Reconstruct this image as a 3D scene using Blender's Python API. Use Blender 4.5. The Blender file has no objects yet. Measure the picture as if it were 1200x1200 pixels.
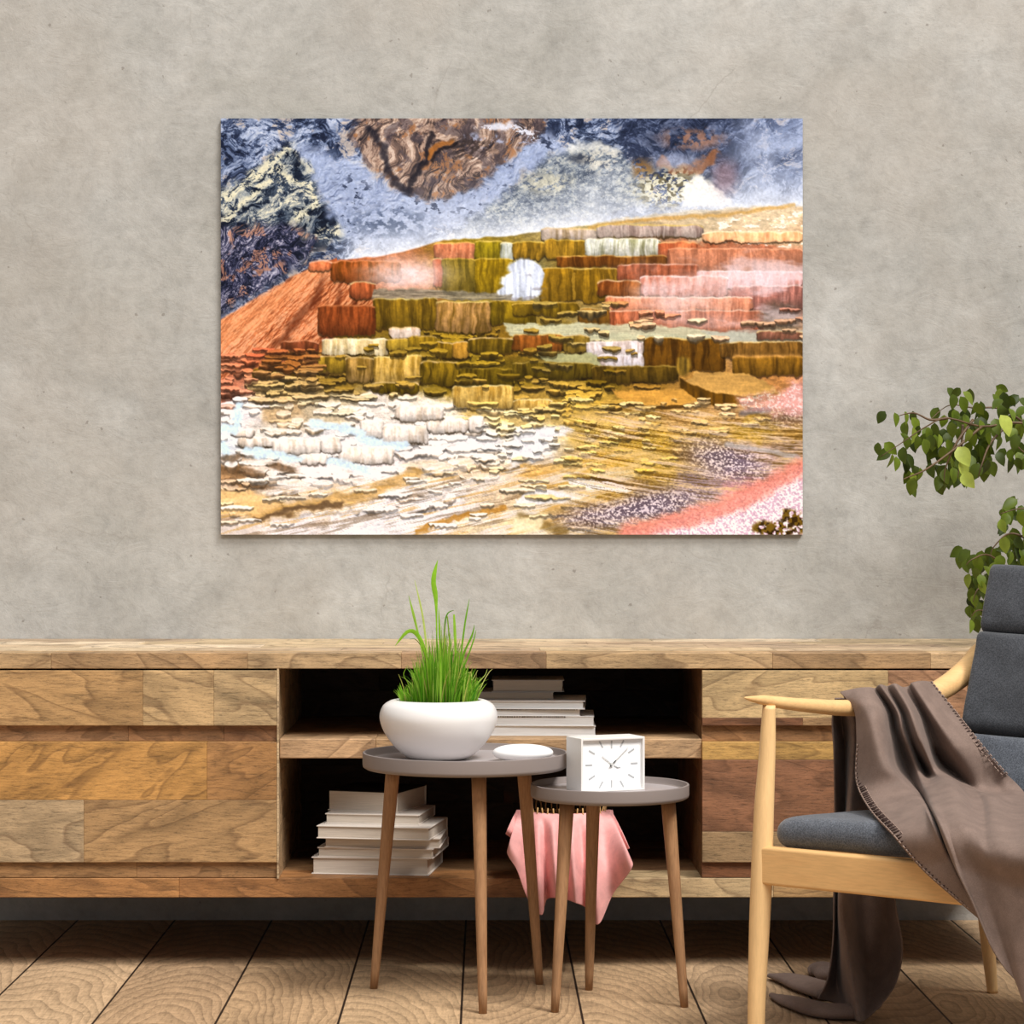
import bpy, bmesh, math, random
from mathutils import Vector, Matrix, noise as mnoise

# ---------------------------------------------------------------- canvas print, painted procedurally
def paint_canvas(NX, NY):
    import numpy as np
    rng = np.random.RandomState(7)
    X, Y = np.meshgrid(np.linspace(259, 940, NX), np.linspace(139, 626, NY))
    def vn(sx, sy, seed, XX=None, YY=None):
        XX = X if XX is None else XX; YY = Y if YY is None else YY
        r = np.random.RandomState(seed).rand(256, 256)
        gx = XX / sx + 1000.37; gy = YY / sy + 1000.71
        ix = np.floor(gx).astype(int); iy = np.floor(gy).astype(int)
        fx = gx - ix; fy = gy - iy
        fx = fx * fx * (3 - 2 * fx); fy = fy * fy * (3 - 2 * fy)
        a = r[iy % 256, ix % 256]; b = r[iy % 256, (ix + 1) % 256]
        c = r[(iy + 1) % 256, ix % 256]; d = r[(iy + 1) % 256, (ix + 1) % 256]
        return (a * (1 - fx) + b * fx) * (1 - fy) + (c * (1 - fx) + d * fx) * fy
    def fbm(sx, sy, seed, o=4, XX=None, YY=None, g=.55):
        t = 0; w = 1; n = 0
        for k in range(o):
            t = t + w * vn(sx / 2 ** k, sy / 2 ** k, seed + k * 17, XX, YY); n += w; w *= g
        return t / n
    def ss(a, b, v):
        t = np.clip((v - a) / (b - a), 0, 1); return t * t * (3 - 2 * t)
    img = np.zeros((NY, NX, 3)) + 120.
    def C(c): return np.array(c, float)
    def mix(m, col):
        nonlocal img
        if m.ndim == 2: m = m[..., None]
        img = img * (1 - m) + col * m
    wx = (fbm(9, 9, 3, 3) - .5) * 7; wy = (fbm(11, 9, 5, 3) - .5) * 7
    def poly(pts, soft=1.2, warp=1.0):
        px = X + wx * warp; py = Y + wy * warp
        xs = [p[0] for p in pts]; ys = [p[1] for p in pts]
        m = np.zeros_like(X)
        bb = (X > min(xs) - 14) & (X < max(xs) + 14) & (Y > min(ys) - 14) & (Y < max(ys) + 14)
        qx = px[bb]; qy = py[bb]
        ins = np.zeros(qx.shape, bool); dmin = np.full(qx.shape, 1e9)
        n = len(pts)
        for i in range(n):
            x0, y0 = pts[i]; x1, y1 = pts[(i + 1) % n]
            if y0 != y1:
                c = ((y0 > qy) != (y1 > qy)) & (qx < (x1 - x0) * (qy - y0) / (y1 - y0) + x0)
                ins ^= c
            ex, ey = x1 - x0, y1 - y0; L = ex * ex + ey * ey + 1e-9
            t = np.clip(((qx - x0) * ex + (qy - y0) * ey) / L, 0, 1)
            dmin = np.minimum(dmin, np.hypot(qx - x0 - t * ex, qy - y0 - t * ey))
        sd = np.where(ins, dmin, -dmin)
        m[bb] = ss(-soft, soft, sd)
        return m
    def ell(cx, cy, rx, ry, soft=.5, rot=0):
        c, s = math.cos(rot), math.sin(rot)
        dx = (X - cx + wx); dy = (Y - cy + wy)
        r = np.hypot((dx * c + dy * s) / rx, (-dx * s + dy * c) / ry)
        return 1 - ss(1 - soft, 1 + soft, r)
    def line(pts, w, soft=1.0, warp=.6):
        m = np.zeros_like(X)
        px = X + wx * warp; py = Y + wy * warp
        for (x0, y0), (x1, y1) in zip(pts, pts[1:]):
            ex, ey = x1 - x0, y1 - y0; L = ex * ex + ey * ey + 1e-9
            t = np.clip(((px - x0) * ex + (py - y0) * ey) / L, 0, 1)
            d = np.hypot(px - x0 - t * ex, py - y0 - t * ey)
            m = np.maximum(m, 1 - ss(w * .5 - soft * .5, w * .5 + soft, d))
        return m
    # ---- mountain side: rock relief lit from the upper left
    def relief(sx, sy, seed, o=6, g=.62, XX=None, YY=None, k=1.0):
        g = min(g, .62)
        hgt = fbm(sx, sy, seed, o, XX, YY, g)
        hgt = 1 - np.sqrt((hgt - .5) ** 2 + .0012) * 1.6 + .5 * fbm(sx * .5, sy * .5, seed + 3, 5, XX, YY, .7)
        k = k * .62
        gy, gx = np.gradient(hgt)
        v = -(gx * .8 + gy) * NX / 681.0
        return np.clip(.5 + v * 9.0 * k, 0, 1)
    def ramp(t, *cols):
        t = np.clip(t, 0, .9999) * (len(cols) - 1)
        i = np.floor(t).astype(int); f = (t - i)[..., None]
        A = np.array(cols, float)
        return A[i] * (1 - f) + A[np.minimum(i + 1, len(cols) - 1)] * f
    wX = X + (fbm(40, 30, 11, 3) - .5) * 40; wY = Y + (fbm(30, 40, 13, 3) - .5) * 40
    def rock(sx, sy, seed, XX, YY, k=.5, lo=.4, hi=.58):
        b_ = ss(lo, hi, fbm(sx, sy, seed, 6, XX, YY, .78))
        return b_ * (1 - k) + k * relief(sx * 2, sy * 2, seed + 7, 5, .6, XX, YY, 1.2)
    r1 = rock(17, 12, 31, wX + .4 * wY, wY - .3 * wX, .4)
    n1 = fbm(40, 26, 33, 5, wX, wY)
    sp = fbm(4, 3.2, 41, 3, X + .5 * Y, Y)
    img = ramp(r1 * .62 + n1 * .5 - .08, (14, 20, 38), (36, 46, 74), (88, 104, 140), (160, 172, 200), (206, 210, 216))
    mix(ss(.5, .62, fbm(18, 16, 61, 4)) * ss(.5, .8, r1) * .6, C((196, 172, 146)))
    WP = 2.4
    o = poly([(250, 226), (290, 205), (322, 178), (345, 167), (368, 198), (374, 225), (392, 258), (410, 272), (385, 290), (352, 308), (300, 345), (250, 372)], 7, WP)
    r2 = rock(13, 7, 71, wX - .5 * wY, wY + .45 * wX, .35, .42, .58)
    top = ss(.25, .8, fbm(36, 16, 73, 3, X - .4 * Y, Y + .5 * X) + .25 * ss(285, 205, Y) - .05)
    mix(o * .95, ramp(r2 * .7 + top * .45 - .14, (12, 18, 32), (24, 34, 54), (74, 88, 108), (150, 156, 158), (222, 216, 190)))
    for l_ in [[(262, 232), (292, 212), (322, 186), (345, 172), (362, 196)], [(262, 258), (300, 226), (330, 206), (352, 212), (368, 232)], [(352, 282), (380, 272), (402, 268)], [(300, 208), (330, 196)], [(342, 262), (362, 246), (372, 238)]]:
        mix(line(l_, 7, 5, 2) * ss(.35, .6, sp * .5 + r2 * .5) * .85, C((214, 208, 180)))
    o2 = poly([(250, 268), (300, 264), (345, 262), (372, 282), (350, 308), (300, 345), (250, 372)], 9, WP)
    sw = fbm(20, 26, 81, 5, wX + .7 * wY, wY, .62)
    sw = np.abs(((sw * 9) % 1) - .5) * 2
    r3 = rock(9, 13, 83, wX + .6 * wY, wY, .35)
    oc2 = ramp(sw * .5 + r3 * .55 - .12, (16, 20, 36), (30, 34, 58), (70, 72, 104), (138, 134, 160), (226, 224, 236))
    k = (ss(.52, .62, fbm(12, 14, 91, 3)) * ss(.35, .7, sw) * .75)[..., None]
    oc2 = oc2 * (1 - k) + C((196, 132, 98)) * k
    mix(o2 * .92, oc2)
    # snow field
    s = poly([(340, 165), (372, 176), (420, 190), (462, 222), (500, 236), (560, 218), (640, 155), (656, 168), (590, 226), (530, 266), (480, 284), (420, 294), (398, 262), (378, 235), (365, 200)], 7, 2.2)
    r4 = relief(30, 16, 101, 5, .6, wX, wY, .5)
    mix(s * .92, ramp(r4 * .7 + .3 * fbm(5, 4, 102, 3), (84, 98, 136), (138, 152, 188), (166, 180, 212), (190, 202, 226)))
    mix(s * ss(.62, .7, fbm(7, 4.5, 103, 3)) * ss(.35, .65, fbm(30, 20, 104, 2)) * .85, C((40, 50, 78)))
    mix(ell(458, 262, 44, 16, .6) * ss(.42, .58, fbm(7, 5, 105, 4)) * .8, C((44, 60, 94)))
    # brown cliff
    b = poly([(424, 130), (640, 130), (634, 158), (562, 214), (522, 234), (494, 233), (466, 222), (428, 190), (408, 160)], 4, 2)
    cX = wX + .35 * wY
    r5 = rock(9, 24, 111, cX, wY, .4, .38, .6)
    n5 = fbm(22, 30, 113, 4, cX, wY)
    mix(b * .96, ramp(r5 * .65 + n5 * .55 - .12, (26, 26, 38), (84, 68, 64), (152, 122, 106), (192, 166, 148), (224, 206, 192)))
    mix(b * ss(.52, .62, fbm(16, 16, 118, 4)) * .5, C((74, 66, 78)))
    mix(b * ss(.58, .66, fbm(14, 12, 119, 4)) * ss(.4, .7, r5) * .7, C((160, 104, 62)))
    mix(line([(505, 158), (500, 185), (488, 205), (480, 222)], 6, 3, 1.5) * .8, C((24, 22, 32)))
    mix(line([(430, 150), (448, 172), (455, 205), (478, 226)], 6, 4, 1.5) * .75, C((26, 26, 40)))
    mix(line([(562, 150), (600, 148), (628, 158)], 8, 4, 2) * ss(.3, .6, r1) * .9, C((206, 210, 226)))
    mix(line([(548, 160), (570, 168), (600, 162), (628, 166)], 6, 4, 2) * ss(.3, .6, r1) * .8, C((160, 168, 196)))
    mix(line([(503, 184), (512, 172), (530, 166)], 5, 2, 1) * .85, C((170, 104, 44)))
    mix(line([(506, 188), (516, 176), (534, 170)], 3, 2, 1) * .85, C((28, 22, 26)))
    mix(ell(552, 172, 24, 14, .7) * ss(.4, .6, sp) * .65, C((50, 40, 38)))
    # right hill
    h = poly([(520, 300), (545, 262), (600, 222), (640, 185), (690, 165), (722, 172), (750, 205), (762, 240), (720, 250), (640, 275), (600, 300)], 7, 2)
    r6 = rock(6, 4.5, 121, X, Y, .3, .4, .62)
    mix(h * .92, ramp(r6 * .5 + sp * .3 + n1 * .35 - .1, (34, 44, 62), (76, 88, 108), (128, 138, 150), (176, 180, 176), (214, 212, 200)))
    mix(ell(640, 215, 26, 13, .7) * ss(.35, .5, sp) * .7, C((196, 190, 162)))
    mix(ell(680, 187, 14, 6, .5) * .8, C((30, 38, 58)))
    mix(line([(668, 174), (700, 170), (722, 178)], 7, 4, 2) * .6, C((214, 214, 210)))
    mix(ell(705, 188, 24, 14, .7) * ss(.48, .58, sp) * .7, C((214, 208, 192)))
    # dark wall upper right
    d = poly([(715, 130), (880, 130), (890, 190), (865, 225), (800, 218), (760, 214), (735, 178)], 8, 2)
    mix(d * .9, ramp(r1 * .55 + fbm(14, 12, 131, 5, g=.7) * .7 - .25, (18, 26, 48), (40, 50, 80), (90, 104, 140), (150, 160, 190)))
    mix(ell(812, 163, 34, 11, .6) * ss(.35, .55, fbm(8, 8, 133, 4)) * .85, C((156, 110, 88)))
    mix(ell(753, 198, 12, 11, .6) * ss(.3, .5, sp) * .9, C((130, 84, 28)))
    mix(line([(776, 190), (792, 202), (815, 200), (838, 182)], 9, 4, 2) * .85, C((146, 80, 36)))
    mix(ell(790, 190, 26, 8, .7) * .6, C((166, 174, 202)))
    mix(ell(786, 222, 44, 22, .5) * ss(.38, .5, sp) * .9, C((216, 210, 176)))
    mix(ell(786, 222, 40, 20, .5) * ss(.55, .62, fbm(5, 4, 139, 2)) * .9, C((84, 74, 44)))
    mix(poly([(798, 242), (803, 218), (818, 203), (845, 222), (862, 242)], 4, 1.6) * .9, C((244, 240, 230)))
    mix(ell(850, 208, 14, 20, .7) * .55, C((156, 100, 100)))
    # blue haze right
    hz = ss(.3, .75, fbm(34, 40, 141, 4, X + .6 * Y, Y)) * ss(835, 900, X)
    mix(hz * .75, C((186, 198, 226)))
    mix(ss(800, 930, X) * .35 * np.ones_like(X), C((120, 134, 172)))
    # steam along the terrace crest
    cr = np.interp(X[0], [259, 380, 450, 520, 600, 700, 800, 870, 940], [420, 306, 300, 282, 276, 262, 252, 244, 242])[None, :] * np.ones_like(X)
    dist = cr - Y
    st = np.exp(-np.maximum(dist, 0) / (20 + 18 * fbm(40, 40, 151, 3))) * ss(375, 430, X)
    mix(st * (.72 + .4 * fbm(30, 18, 155, 4)).clip(0, 1), C((224, 229, 240)))
    mix(ell(700, 225, 42, 22, .9, -.5) * .5 * fbm(20, 20, 157, 3), C((225, 230, 238)))
    # ---- base colours below the crest: scattered control colours
    pts = [(262, 380, 214, 130, 82), (300, 372, 204, 112, 66), (350, 345, 192, 94, 50), (400, 335, 178, 84, 40), (262, 420, 205, 120, 85), (300, 408, 190, 96, 62), (350, 385, 180, 84, 50), (420, 365, 150, 80, 26),
           (330, 425, 150, 92, 40), (262, 455, 200, 120, 90), (420, 405, 150, 120, 40), (470, 400, 130, 105, 30), (530, 400, 150, 120, 30), (600, 400, 140, 105, 30), (560, 420, 150, 122, 32),
           (330, 450, 176, 150, 96), (400, 445, 140, 110, 40), (460, 440, 160, 128, 52), (520, 445, 130, 104, 20), (600, 440, 120, 96, 20), (660, 420, 130, 110, 50),
           (280, 480, 222, 216, 220), (330, 478, 190, 160, 120), (380, 480, 204, 186, 156), (440, 475, 224, 214, 206), (500, 482, 230, 220, 210), (560, 465, 196, 160, 80), (620, 465, 176, 140, 60), (600, 490, 206, 176, 110),
           (262, 520, 222, 226, 236), (320, 520, 216, 208, 200), (380, 520, 222, 218, 222), (440, 515, 228, 220, 222), (500, 520, 232, 226, 228), (560, 520, 232, 228, 232), (620, 520, 236, 234, 238),
           (270, 560, 170, 130, 90), (320, 560, 214, 200, 190), (380, 555, 226, 216, 218), (440, 550, 228, 220, 224), (500, 560, 214, 190, 160), (560, 560, 210, 180, 140), (620, 555, 214, 170, 100),
           (275, 586, 240, 196, 132), (340, 590, 170, 140, 104), (400, 582, 208, 170, 116), (460, 590, 224, 214, 216), (520, 590, 230, 220, 220), (580, 585, 224, 200, 170), (640, 585, 200, 160, 90),
           (270, 616, 188, 160, 136), (340, 612, 220, 208, 208), (420, 615, 232, 228, 236), (500, 612, 232, 228, 234), (560, 610, 226, 204, 170), (620, 612, 226, 200, 150), (680, 612, 150, 120, 70),
           (680, 470, 190, 152, 60), (740, 490, 190, 150, 74), (800, 490, 190, 146, 84), (860, 480, 196, 150, 96), (930, 470, 216, 150, 140), (700, 510, 204, 170, 86), (760, 520, 184, 146, 52), (820, 515, 176, 140, 60), (880, 500, 176, 138, 50), (935, 510, 176, 136, 70),
           (700, 545, 200, 158, 66), (760, 548, 196, 156, 60), (820, 540, 170, 140, 90), (880, 540, 190, 160, 160), (930, 530, 180, 150, 130), (700, 575, 176, 134, 40), (760, 580, 140, 116, 84), (820, 570, 160, 136, 140), (870, 575, 210, 150, 150),
           (700, 605, 134, 112, 80), (760, 605, 160, 130, 120), (830, 612, 232, 216, 222), (900, 590, 236, 216, 226), (700, 440, 110, 86, 16), (760, 445, 150, 110, 40), (820, 450, 180, 130, 60), (900, 450, 190, 130, 70),
           (640, 380, 150, 124, 50), (700, 385, 176, 156, 110), (780, 350, 190, 120, 90), (860, 350, 176, 116, 100), (930, 340, 160, 104, 90), (800, 390, 190, 176, 150), (900, 395, 170, 140, 110),
           (560, 320, 150, 126, 24), (620, 330, 150, 140, 90), (680, 330, 140, 106, 24), (740, 315, 150, 84, 44), (820, 300, 180, 96, 60), (900, 305, 190, 104, 70), (820, 265, 190, 168, 140), (900, 258, 226, 200, 170), (930, 285, 226, 170, 130), (700, 272, 176, 160, 110), (470, 330, 196, 120, 80)]
    P = np.array(pts, float)
    acc = np.zeros_like(img); wt = np.zeros_like(X)
    qx = X + wx * 3; qy = Y + wy * 2.4
    for p in P:
        w = 1 / (((qx - p[0]) / 1.5) ** 2 + (qy - p[1]) ** 2 + 30) ** 2.2
        acc += w[..., None] * p[2:]; wt += w
    base = acc / wt[..., None]
    below = ss(-1.5, 1.5, -(cr - Y) + (fbm(12, 50, 161, 2) - .5) * 3)
    slope = ss(-1.5, 1.5, (Y - np.interp(X[0], [259, 285, 320, 350, 385, 400], [375, 360, 342, 322, 306, 300])[None, :]))
    below = np.where(X < 395, slope, below)
    fine = .8 + .4 * fbm(5, 2.6, 181, 3, g=.8)
    big = .84 + .32 * fbm(24, 9, 185, 4)
    smooth = base.copy()
    base = base * (fine * big)[..., None]
    img = img * (1 - below[..., None]) + base * below[..., None]
    sxp = (NX - 1) / 681.0; syp = (NY - 1) / 487.0
    G1 = fbm(6, 40, 901, 3); G2 = fbm(9, 4, 903, 3); G3 = vn(3.2, 60, 905)
    def ledge(cx, cy, w, tt, h, topk=1.12, frk=.62, white=0.):
        x0 = max(int((cx - w - 4 - 259) * sxp), 0); x1 = min(int((cx + w + 4 - 259) * sxp), NX)
        y0 = max(int((cy - tt - 5 - 139) * syp), 0); y1 = min(int((cy + tt + h + 7 - 139) * syp), NY)
        if x1 - x0 < 2 or y1 - y0 < 2: return
        sl = (slice(y0, y1), slice(x0, x1))
        x = X[sl] + wx[sl] * .5; y = Y[sl] + wy[sl] * .5
        e = np.sqrt(np.clip(1 - ((x - cx) / w) ** 2, 0, 1)); inn = ss(0, .35, e)
        lump = (G3[sl] - .5) * 2.4 + (G1[sl] - .5) * 3
        yb = cy - tt * e; yf = cy + tt * .8 * e + lump * .6; yd = yf + h * (.35 + .65 * e) + lump * .5
        iy = min(max(int((cy - 139) * syp), 0), NY - 1); ix = min(max(int((cx - 259) * sxp), 0), NX - 1)
        c = smooth[iy, ix] * (1 - white) + C((238, 236, 240)) * white
        top = c * topk * (.86 + .28 * G2[sl][..., None])
        u = np.clip((y - yf) / np.maximum(yd - yf, .5), 0, 1)
        fr = c * frk * (.7 + .6 * G3[sl][..., None]) * (1.2 - .5 * u[..., None]) * C((1.0, .95, .88))
        m = (ss(-.9, .9, y - yb) * ss(-.9, .9, yd - y) * inn)[..., None]
        f = ss(-.7, .7, y - yf)[..., None]
        col = top * (1 - f) + fr * f
        lip = np.exp(-((y - yf + .4) / 1.1) ** 2)[..., None] * .55
        col = col * (1 - lip) + np.minimum(c * 1.3 + 14, 250) * lip
        blk_ = img[sl]
        img[sl] = blk_ * (1 - m) + col * m
        sh = (np.exp(-((y - yd - 1.2) / 1.3) ** 2) * inn * .55)[..., None]
        img[sl] = img[sl] * (1 - sh) + (c * .30 + 8) * sh
    R = np.random.RandomState(77)
    L_ = []
    for k in range(1000):
        cx = R.uniform(255, 944); cy = R.uniform(384, 600)
        lo = 600 if cx < 500 else 600 - (cx - 500) * .55
        if cy > lo: continue
        if cx < 430 and cy < 400 + (430 - cx) * .12: continue
        if cx > 800 and cy > 470: continue
        L_.append((cy, cx, R.rand(), R.rand(), R.rand()))
    L_.sort()
    for cy, cx, a_, b_, c_ in L_:
        wht = cy > 468 and cx < 690
        z = .6 + .4 * (cy - 384) / 200
        ledge(cx, cy, (6 + 20 * a_ * a_) * z, (1.2 + 3.2 * b_) * z, (2 + 6.5 * c_) * z * (.75 if wht else 1.1), 1.08 if wht else 1.16, .78 if wht else .5, (.35 if wht and b_ > .5 else 0))
    # ---- orange slope streaks
    os_ = poly([(255, 376), (300, 350), (350, 320), (385, 305), (405, 312), (440, 330), (436, 372), (385, 398), (345, 412), (290, 430), (255, 448)], 2)
    s1 = fbm(9, 46, 191, 4, X * .75 + Y * .8, X * -.55 + Y * .4, .6)
    s1 = 1 - np.abs(s1 - .5) * 4
    s1 = s1 * .6 + .5 * relief(12, 30, 193, 5, .6, X * .75 + Y * .7, X * -.5 + Y * .5, 1.4)
    cc = ramp(ss(-.15, 1.05, s1), (112, 50, 24), (176, 92, 52), (216, 132, 84), (240, 172, 128))
    mix(os_ * .85, cc * (.85 + .25 * fbm(5, 5, 195, 3)[..., None]))
    mix(poly([(255, 378), (300, 352), (350, 322), (380, 310), (345, 345), (300, 385), (255, 410)], 6) * .45, C((236, 158, 106)))
    for (x, y, rx, ry, r) in [(372, 345, 4, 22, .4), (395, 360, 4, 26, .15), (350, 372, 5, 22, .7), (415, 352, 4, 24, -.1), (330, 398, 4, 18, .9), (383, 385, 6, 14, .3)]:
        mix(ell(x, y, rx, ry, .7, r) * .6, C((96, 38, 16)))
    # ---- drip blocks
    sid = [0]
    KV = fbm(4.2, 30, 301, 3, X + 3 * vn(12, 12, 401), Y, .6); KN = fbm(6, 9, 501, 3); KT = vn(9, 9, 601)
    def blk(x0, y0, x1, y1, c, c2=None, top=(228, 196, 140), tw=2.0, sk=0, dk=.5, am=.96):
        sid[0] += 1
        c2 = c2 or [v * .5 for v in c]
        xa = max(int((x0 - 6 - 259) * sxp), 0); xb = min(int((x1 + 6 - 259) * sxp) + 1, NX)
        ya = max(int((y0 - 7 - 139) * syp), 0); yb = min(int((y1 + sk + 8 - 139) * syp) + 1, NY)
        sl = (slice(ya, yb), slice(xa, xb)); x = X[sl] + wx[sl] * .5; y = Y[sl] + wy[sl] * .5 - sk * (x - x0) / (x1 - x0)
        sc = (KT[sl] - .5) * 3
        side = ss(-.9, 1.2, x - x0) * ss(-.9, 1.2, x1 - x)
        rnd_ = 3.5 * (1 - np.clip(np.minimum(x - x0, x1 - x) / 7, 0, 1)) ** 2
        yt = y0 + rnd_ * .6 + sc * .4; yl = y1 - rnd_ + sc + (KV[sl] - .5) * 5
        m = side * ss(-.9, .9, y - yt) * ss(-1.1, 1.1, yl - y)
        u = np.clip((y - y0) / max(y1 - y0, 1), 0, 1)
        k = ss(.22, .72, KV[(sl[0], sl[1])] + .1 * (u - .4))[..., None]
        c2 = [a_ * .72 + b_ * .28 for a_, b_ in zip(c2, c)]
        col = C(c2) * (1 - k) + C(c) * k
        edge = 1 - .35 * (1 - np.clip(np.minimum(x - x0, x1 - x) / 5, 0, 1)) ** 2
        col = col * ((1.14 - dk * u ** 1.6) * (.82 + .36 * KN[sl]) * edge)[..., None]
        m = (m * am)[..., None]; img[sl] = img[sl] * (1 - m) + col * m
        lp = (np.exp(-((y - yt) / (tw * .55)) ** 2) * side * .7 * (.4 + .9 * KT[sl]))[..., None].clip(0, 1)
        img[sl] = img[sl] * (1 - lp) + C(top) * lp
        sh = (np.exp(-((y - yl - 1) / 1.4) ** 2) * side * .6)[..., None]
        img[sl] = img[sl] * (1 - sh) + C((34, 22, 8)) * sh
    G = (186, 140, 38); GD = (94, 70, 12); OB = (196, 122, 86); OD = (140, 80, 52)
    # crest right slopes
    mix(poly([(690, 262), (760, 252), (860, 243), (942, 240), (942, 290), (820, 280), (740, 276)], 2) * .6, C((206, 186, 150)) * (.7 + .55 * fbm(8, 3, 701, 4)[..., None]))
    mix(ss(.56, .7, fbm(9, 4, 703, 4)) * poly([(820, 268), (870, 250), (942, 246), (942, 292), (830, 284)], 2) * .85, C((250, 240, 228)))
    mix(line([(690, 266), (760, 257), (850, 252), (930, 240)], 3, 2) * .6, C((200, 150, 70)))
    blk(633, 268, 700, 281, (186, 170, 160), (140, 116, 80), dk=.3)
    blk(699, 264, 824, 278, (186, 168, 160), (120, 96, 90), (220, 190, 100), dk=.3)
    blk(822, 272, 941, 284, (236, 186, 140), (220, 140, 90), (255, 236, 200), dk=.2)
    blk(508, 285, 557, 304, (214, 136, 100), (170, 90, 60), (250, 200, 110), dk=.3)
    blk(556, 283, 590, 304, (166, 144, 26), (96, 84, 10), (240, 210, 110), dk=.3)
    blk(586, 284, 602, 306, (190, 196, 196), (120, 120, 80), (255, 245, 210), dk=.3)
    blk(600, 283, 638, 304, G, GD, (235, 200, 90), dk=.35)
    blk(637, 281, 686, 303, G, GD, (235, 200, 90), dk=.35)
    blk(685, 280, 774, 301, (204, 206, 200), (104, 104, 60), (245, 240, 220), dk=.35)
    blk(770, 284, 818, 304, (206, 116, 72), (150, 66, 36), (240, 190, 130), dk=.35)
    blk(507, 303, 519, 338, (208, 112, 72), (160, 70, 40), dk=.35)
    blk(518, 303, 557, 344, (142, 118, 40), (80, 68, 20), (226, 190, 80), dk=.3)
    blk(556, 303, 600, 344, (176, 142, 24), (96, 74, 4), (232, 196, 80), dk=.35)
    blk(782, 291, 941, 318, OB, OD, (240, 170, 130), dk=.35, sk=2)
    blk(652, 300, 782, 313, (140, 82, 24), (70, 34, 6), (226, 176, 90), dk=.35)
    blk(387, 306, 470, 330, (174, 88, 34), (92, 48, 6), (230, 150, 100), dk=.45)
    blk(361, 306, 389, 318, (222, 128, 82), (170, 80, 40), (240, 190, 160), dk=.35)
    blk(632, 314, 724, 354, (164, 122, 26), (84, 60, 6), (230, 196, 110), dk=.35)
    mix(line([(672, 320), (673, 350)], 3, 1) * .5, C((220, 170, 60)))
    blk(722, 310, 818, 329, (176, 92, 58), (100, 46, 24), (226, 180, 160), dk=.35)
    blk(816, 318, 941, 336, (214, 168, 168), (190, 110, 90), (246, 226, 226), dk=.25)
    blk(749, 324, 852, 347, (206, 150, 136), (170, 86, 60), (245, 230, 230), dk=.3)
    blk(699, 329, 751, 348, (164, 92, 40), (90, 40, 10), (226, 190, 150), dk=.4)
    blk(856, 335, 941, 364, (176, 106, 90), (106, 56, 46), (240, 210, 200), dk=.35)
    blk(708, 348, 882, 364, (216, 138, 100), (166, 84, 50), (248, 226, 206), dk=.3)
    blk(676, 362, 716, 381, (140, 92, 24), (60, 36, 4), (226, 190, 120), dk=.45)
    blk(714, 364, 894, 392, (190, 100, 62), (116, 50, 24), (240, 190, 160), dk=.4)
    mix(ell(915, 370, 26, 16, .4) * (.5 + .5 * fbm(4, 6, 711, 3)) * .85, C((62, 56, 40)))
    # white pile
    for (cx, cy, rx, ry) in [(614, 315, 20, 11), (604, 330, 18, 10), (620, 338, 15, 13), (597, 343, 14, 9), (630, 325, 8, 14)]:
        mix(ell(cx, cy, rx, ry, .16), C((208, 216, 236)) * (.78 + .4 * vn(2.5, 20, 721)[..., None]))
        mix(ell(cx + 2, cy + ry * .85, rx * .9, 2, .6) * .5, C((120, 110, 110)))
    # steam over terraces
    for (cx, cy, rx, ry, a) in [(476, 322, 42, 17, .85), (860, 330, 50, 12, .6), (800, 352, 46, 10, .5), (905, 318, 34, 8, .4), (760, 338, 18, 8, .5), (820, 376, 50, 12, .35)]:
        mix(ell(cx, cy, rx, ry, .9) * a * (.5 + .7 * fbm(18, 10, 731, 3)).clip(0, 1), C((236, 226, 236)))
    mix(ss(690, 860, X) * ss(286, 300, Y) * (1 - ss(372, 392, Y)) * (.12 + .5 * ss(.4, .7, fbm(40, 14, 735, 4))), C((226, 206, 214)))
    blk(409, 331, 440, 350, (190, 96, 52), (110, 50, 20), dk=.45)
    mix(poly([(437, 339), (512, 339), (600, 346), (600, 353), (437, 350)], 1.5) * .9, C((150, 140, 120)) * (.6 + .7 * fbm(12, 2, 741, 3)[..., None]))
    blk(437, 350, 512, 386, (150, 116, 26), (70, 52, 8), (214, 200, 130), dk=.45)
    blk(510, 354, 576, 389, (186, 140, 84), (92, 66, 8), (236, 214, 140), dk=.35)
    blk(574, 353, 628, 380, (154, 124, 20), (66, 50, 4), (220, 180, 80), dk=.45)
    blk(600, 355, 678, 370, (150, 118, 24), (76, 56, 6), (232, 190, 90), dk=.4)
    blk(372, 358, 440, 394, (160, 78, 34), (86, 36, 10), (210, 130, 80), dk=.45)
    # pool band
    mix(poly([(590, 380), (700, 378), (820, 386), (890, 392), (900, 402), (760, 399), (600, 396)], 1.5) * .9, C((204, 204, 172)) * (.8 + .3 * fbm(30, 2, 751, 3)[..., None]))
    mix(poly([(820, 388), (942, 386), (942, 402), (850, 402)], 2) * .7, C((176, 176, 168)))
    blk(886, 388, 941, 399, (150, 96, 76), (100, 60, 40), dk=.4)
    # gold middle rows
    blk(377, 397, 455, 416, (232, 218, 184), (176, 150, 96), (250, 244, 226), dk=.3)
    blk(455, 384, 492, 396, (226, 210, 200), (180, 140, 110), dk=.3)
    blk(452, 397, 480, 411, (186, 152, 50), (110, 86, 20), dk=.4)
    blk(478, 394, 512, 410, (170, 134, 30), (84, 64, 8), dk=.5)
    blk(509, 401, 532, 420, (156, 120, 26), (74, 54, 4), dk=.5)
    blk(530, 400, 550, 420, (204, 150, 56), (140, 96, 20), dk=.4)
    blk(548, 396, 602, 414, (140, 110, 24), (66, 50, 6), dk=.5)
    blk(600, 392, 661, 412, (170, 96, 34), (92, 50, 10), (226, 190, 110), dk=.4)
    blk(659, 393, 692, 412, (170, 136, 50), (90, 66, 10), dk=.4)
    blk(687, 400, 756, 418, (216, 208, 216), (160, 140, 130), (246, 240, 240), dk=.3)
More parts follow.
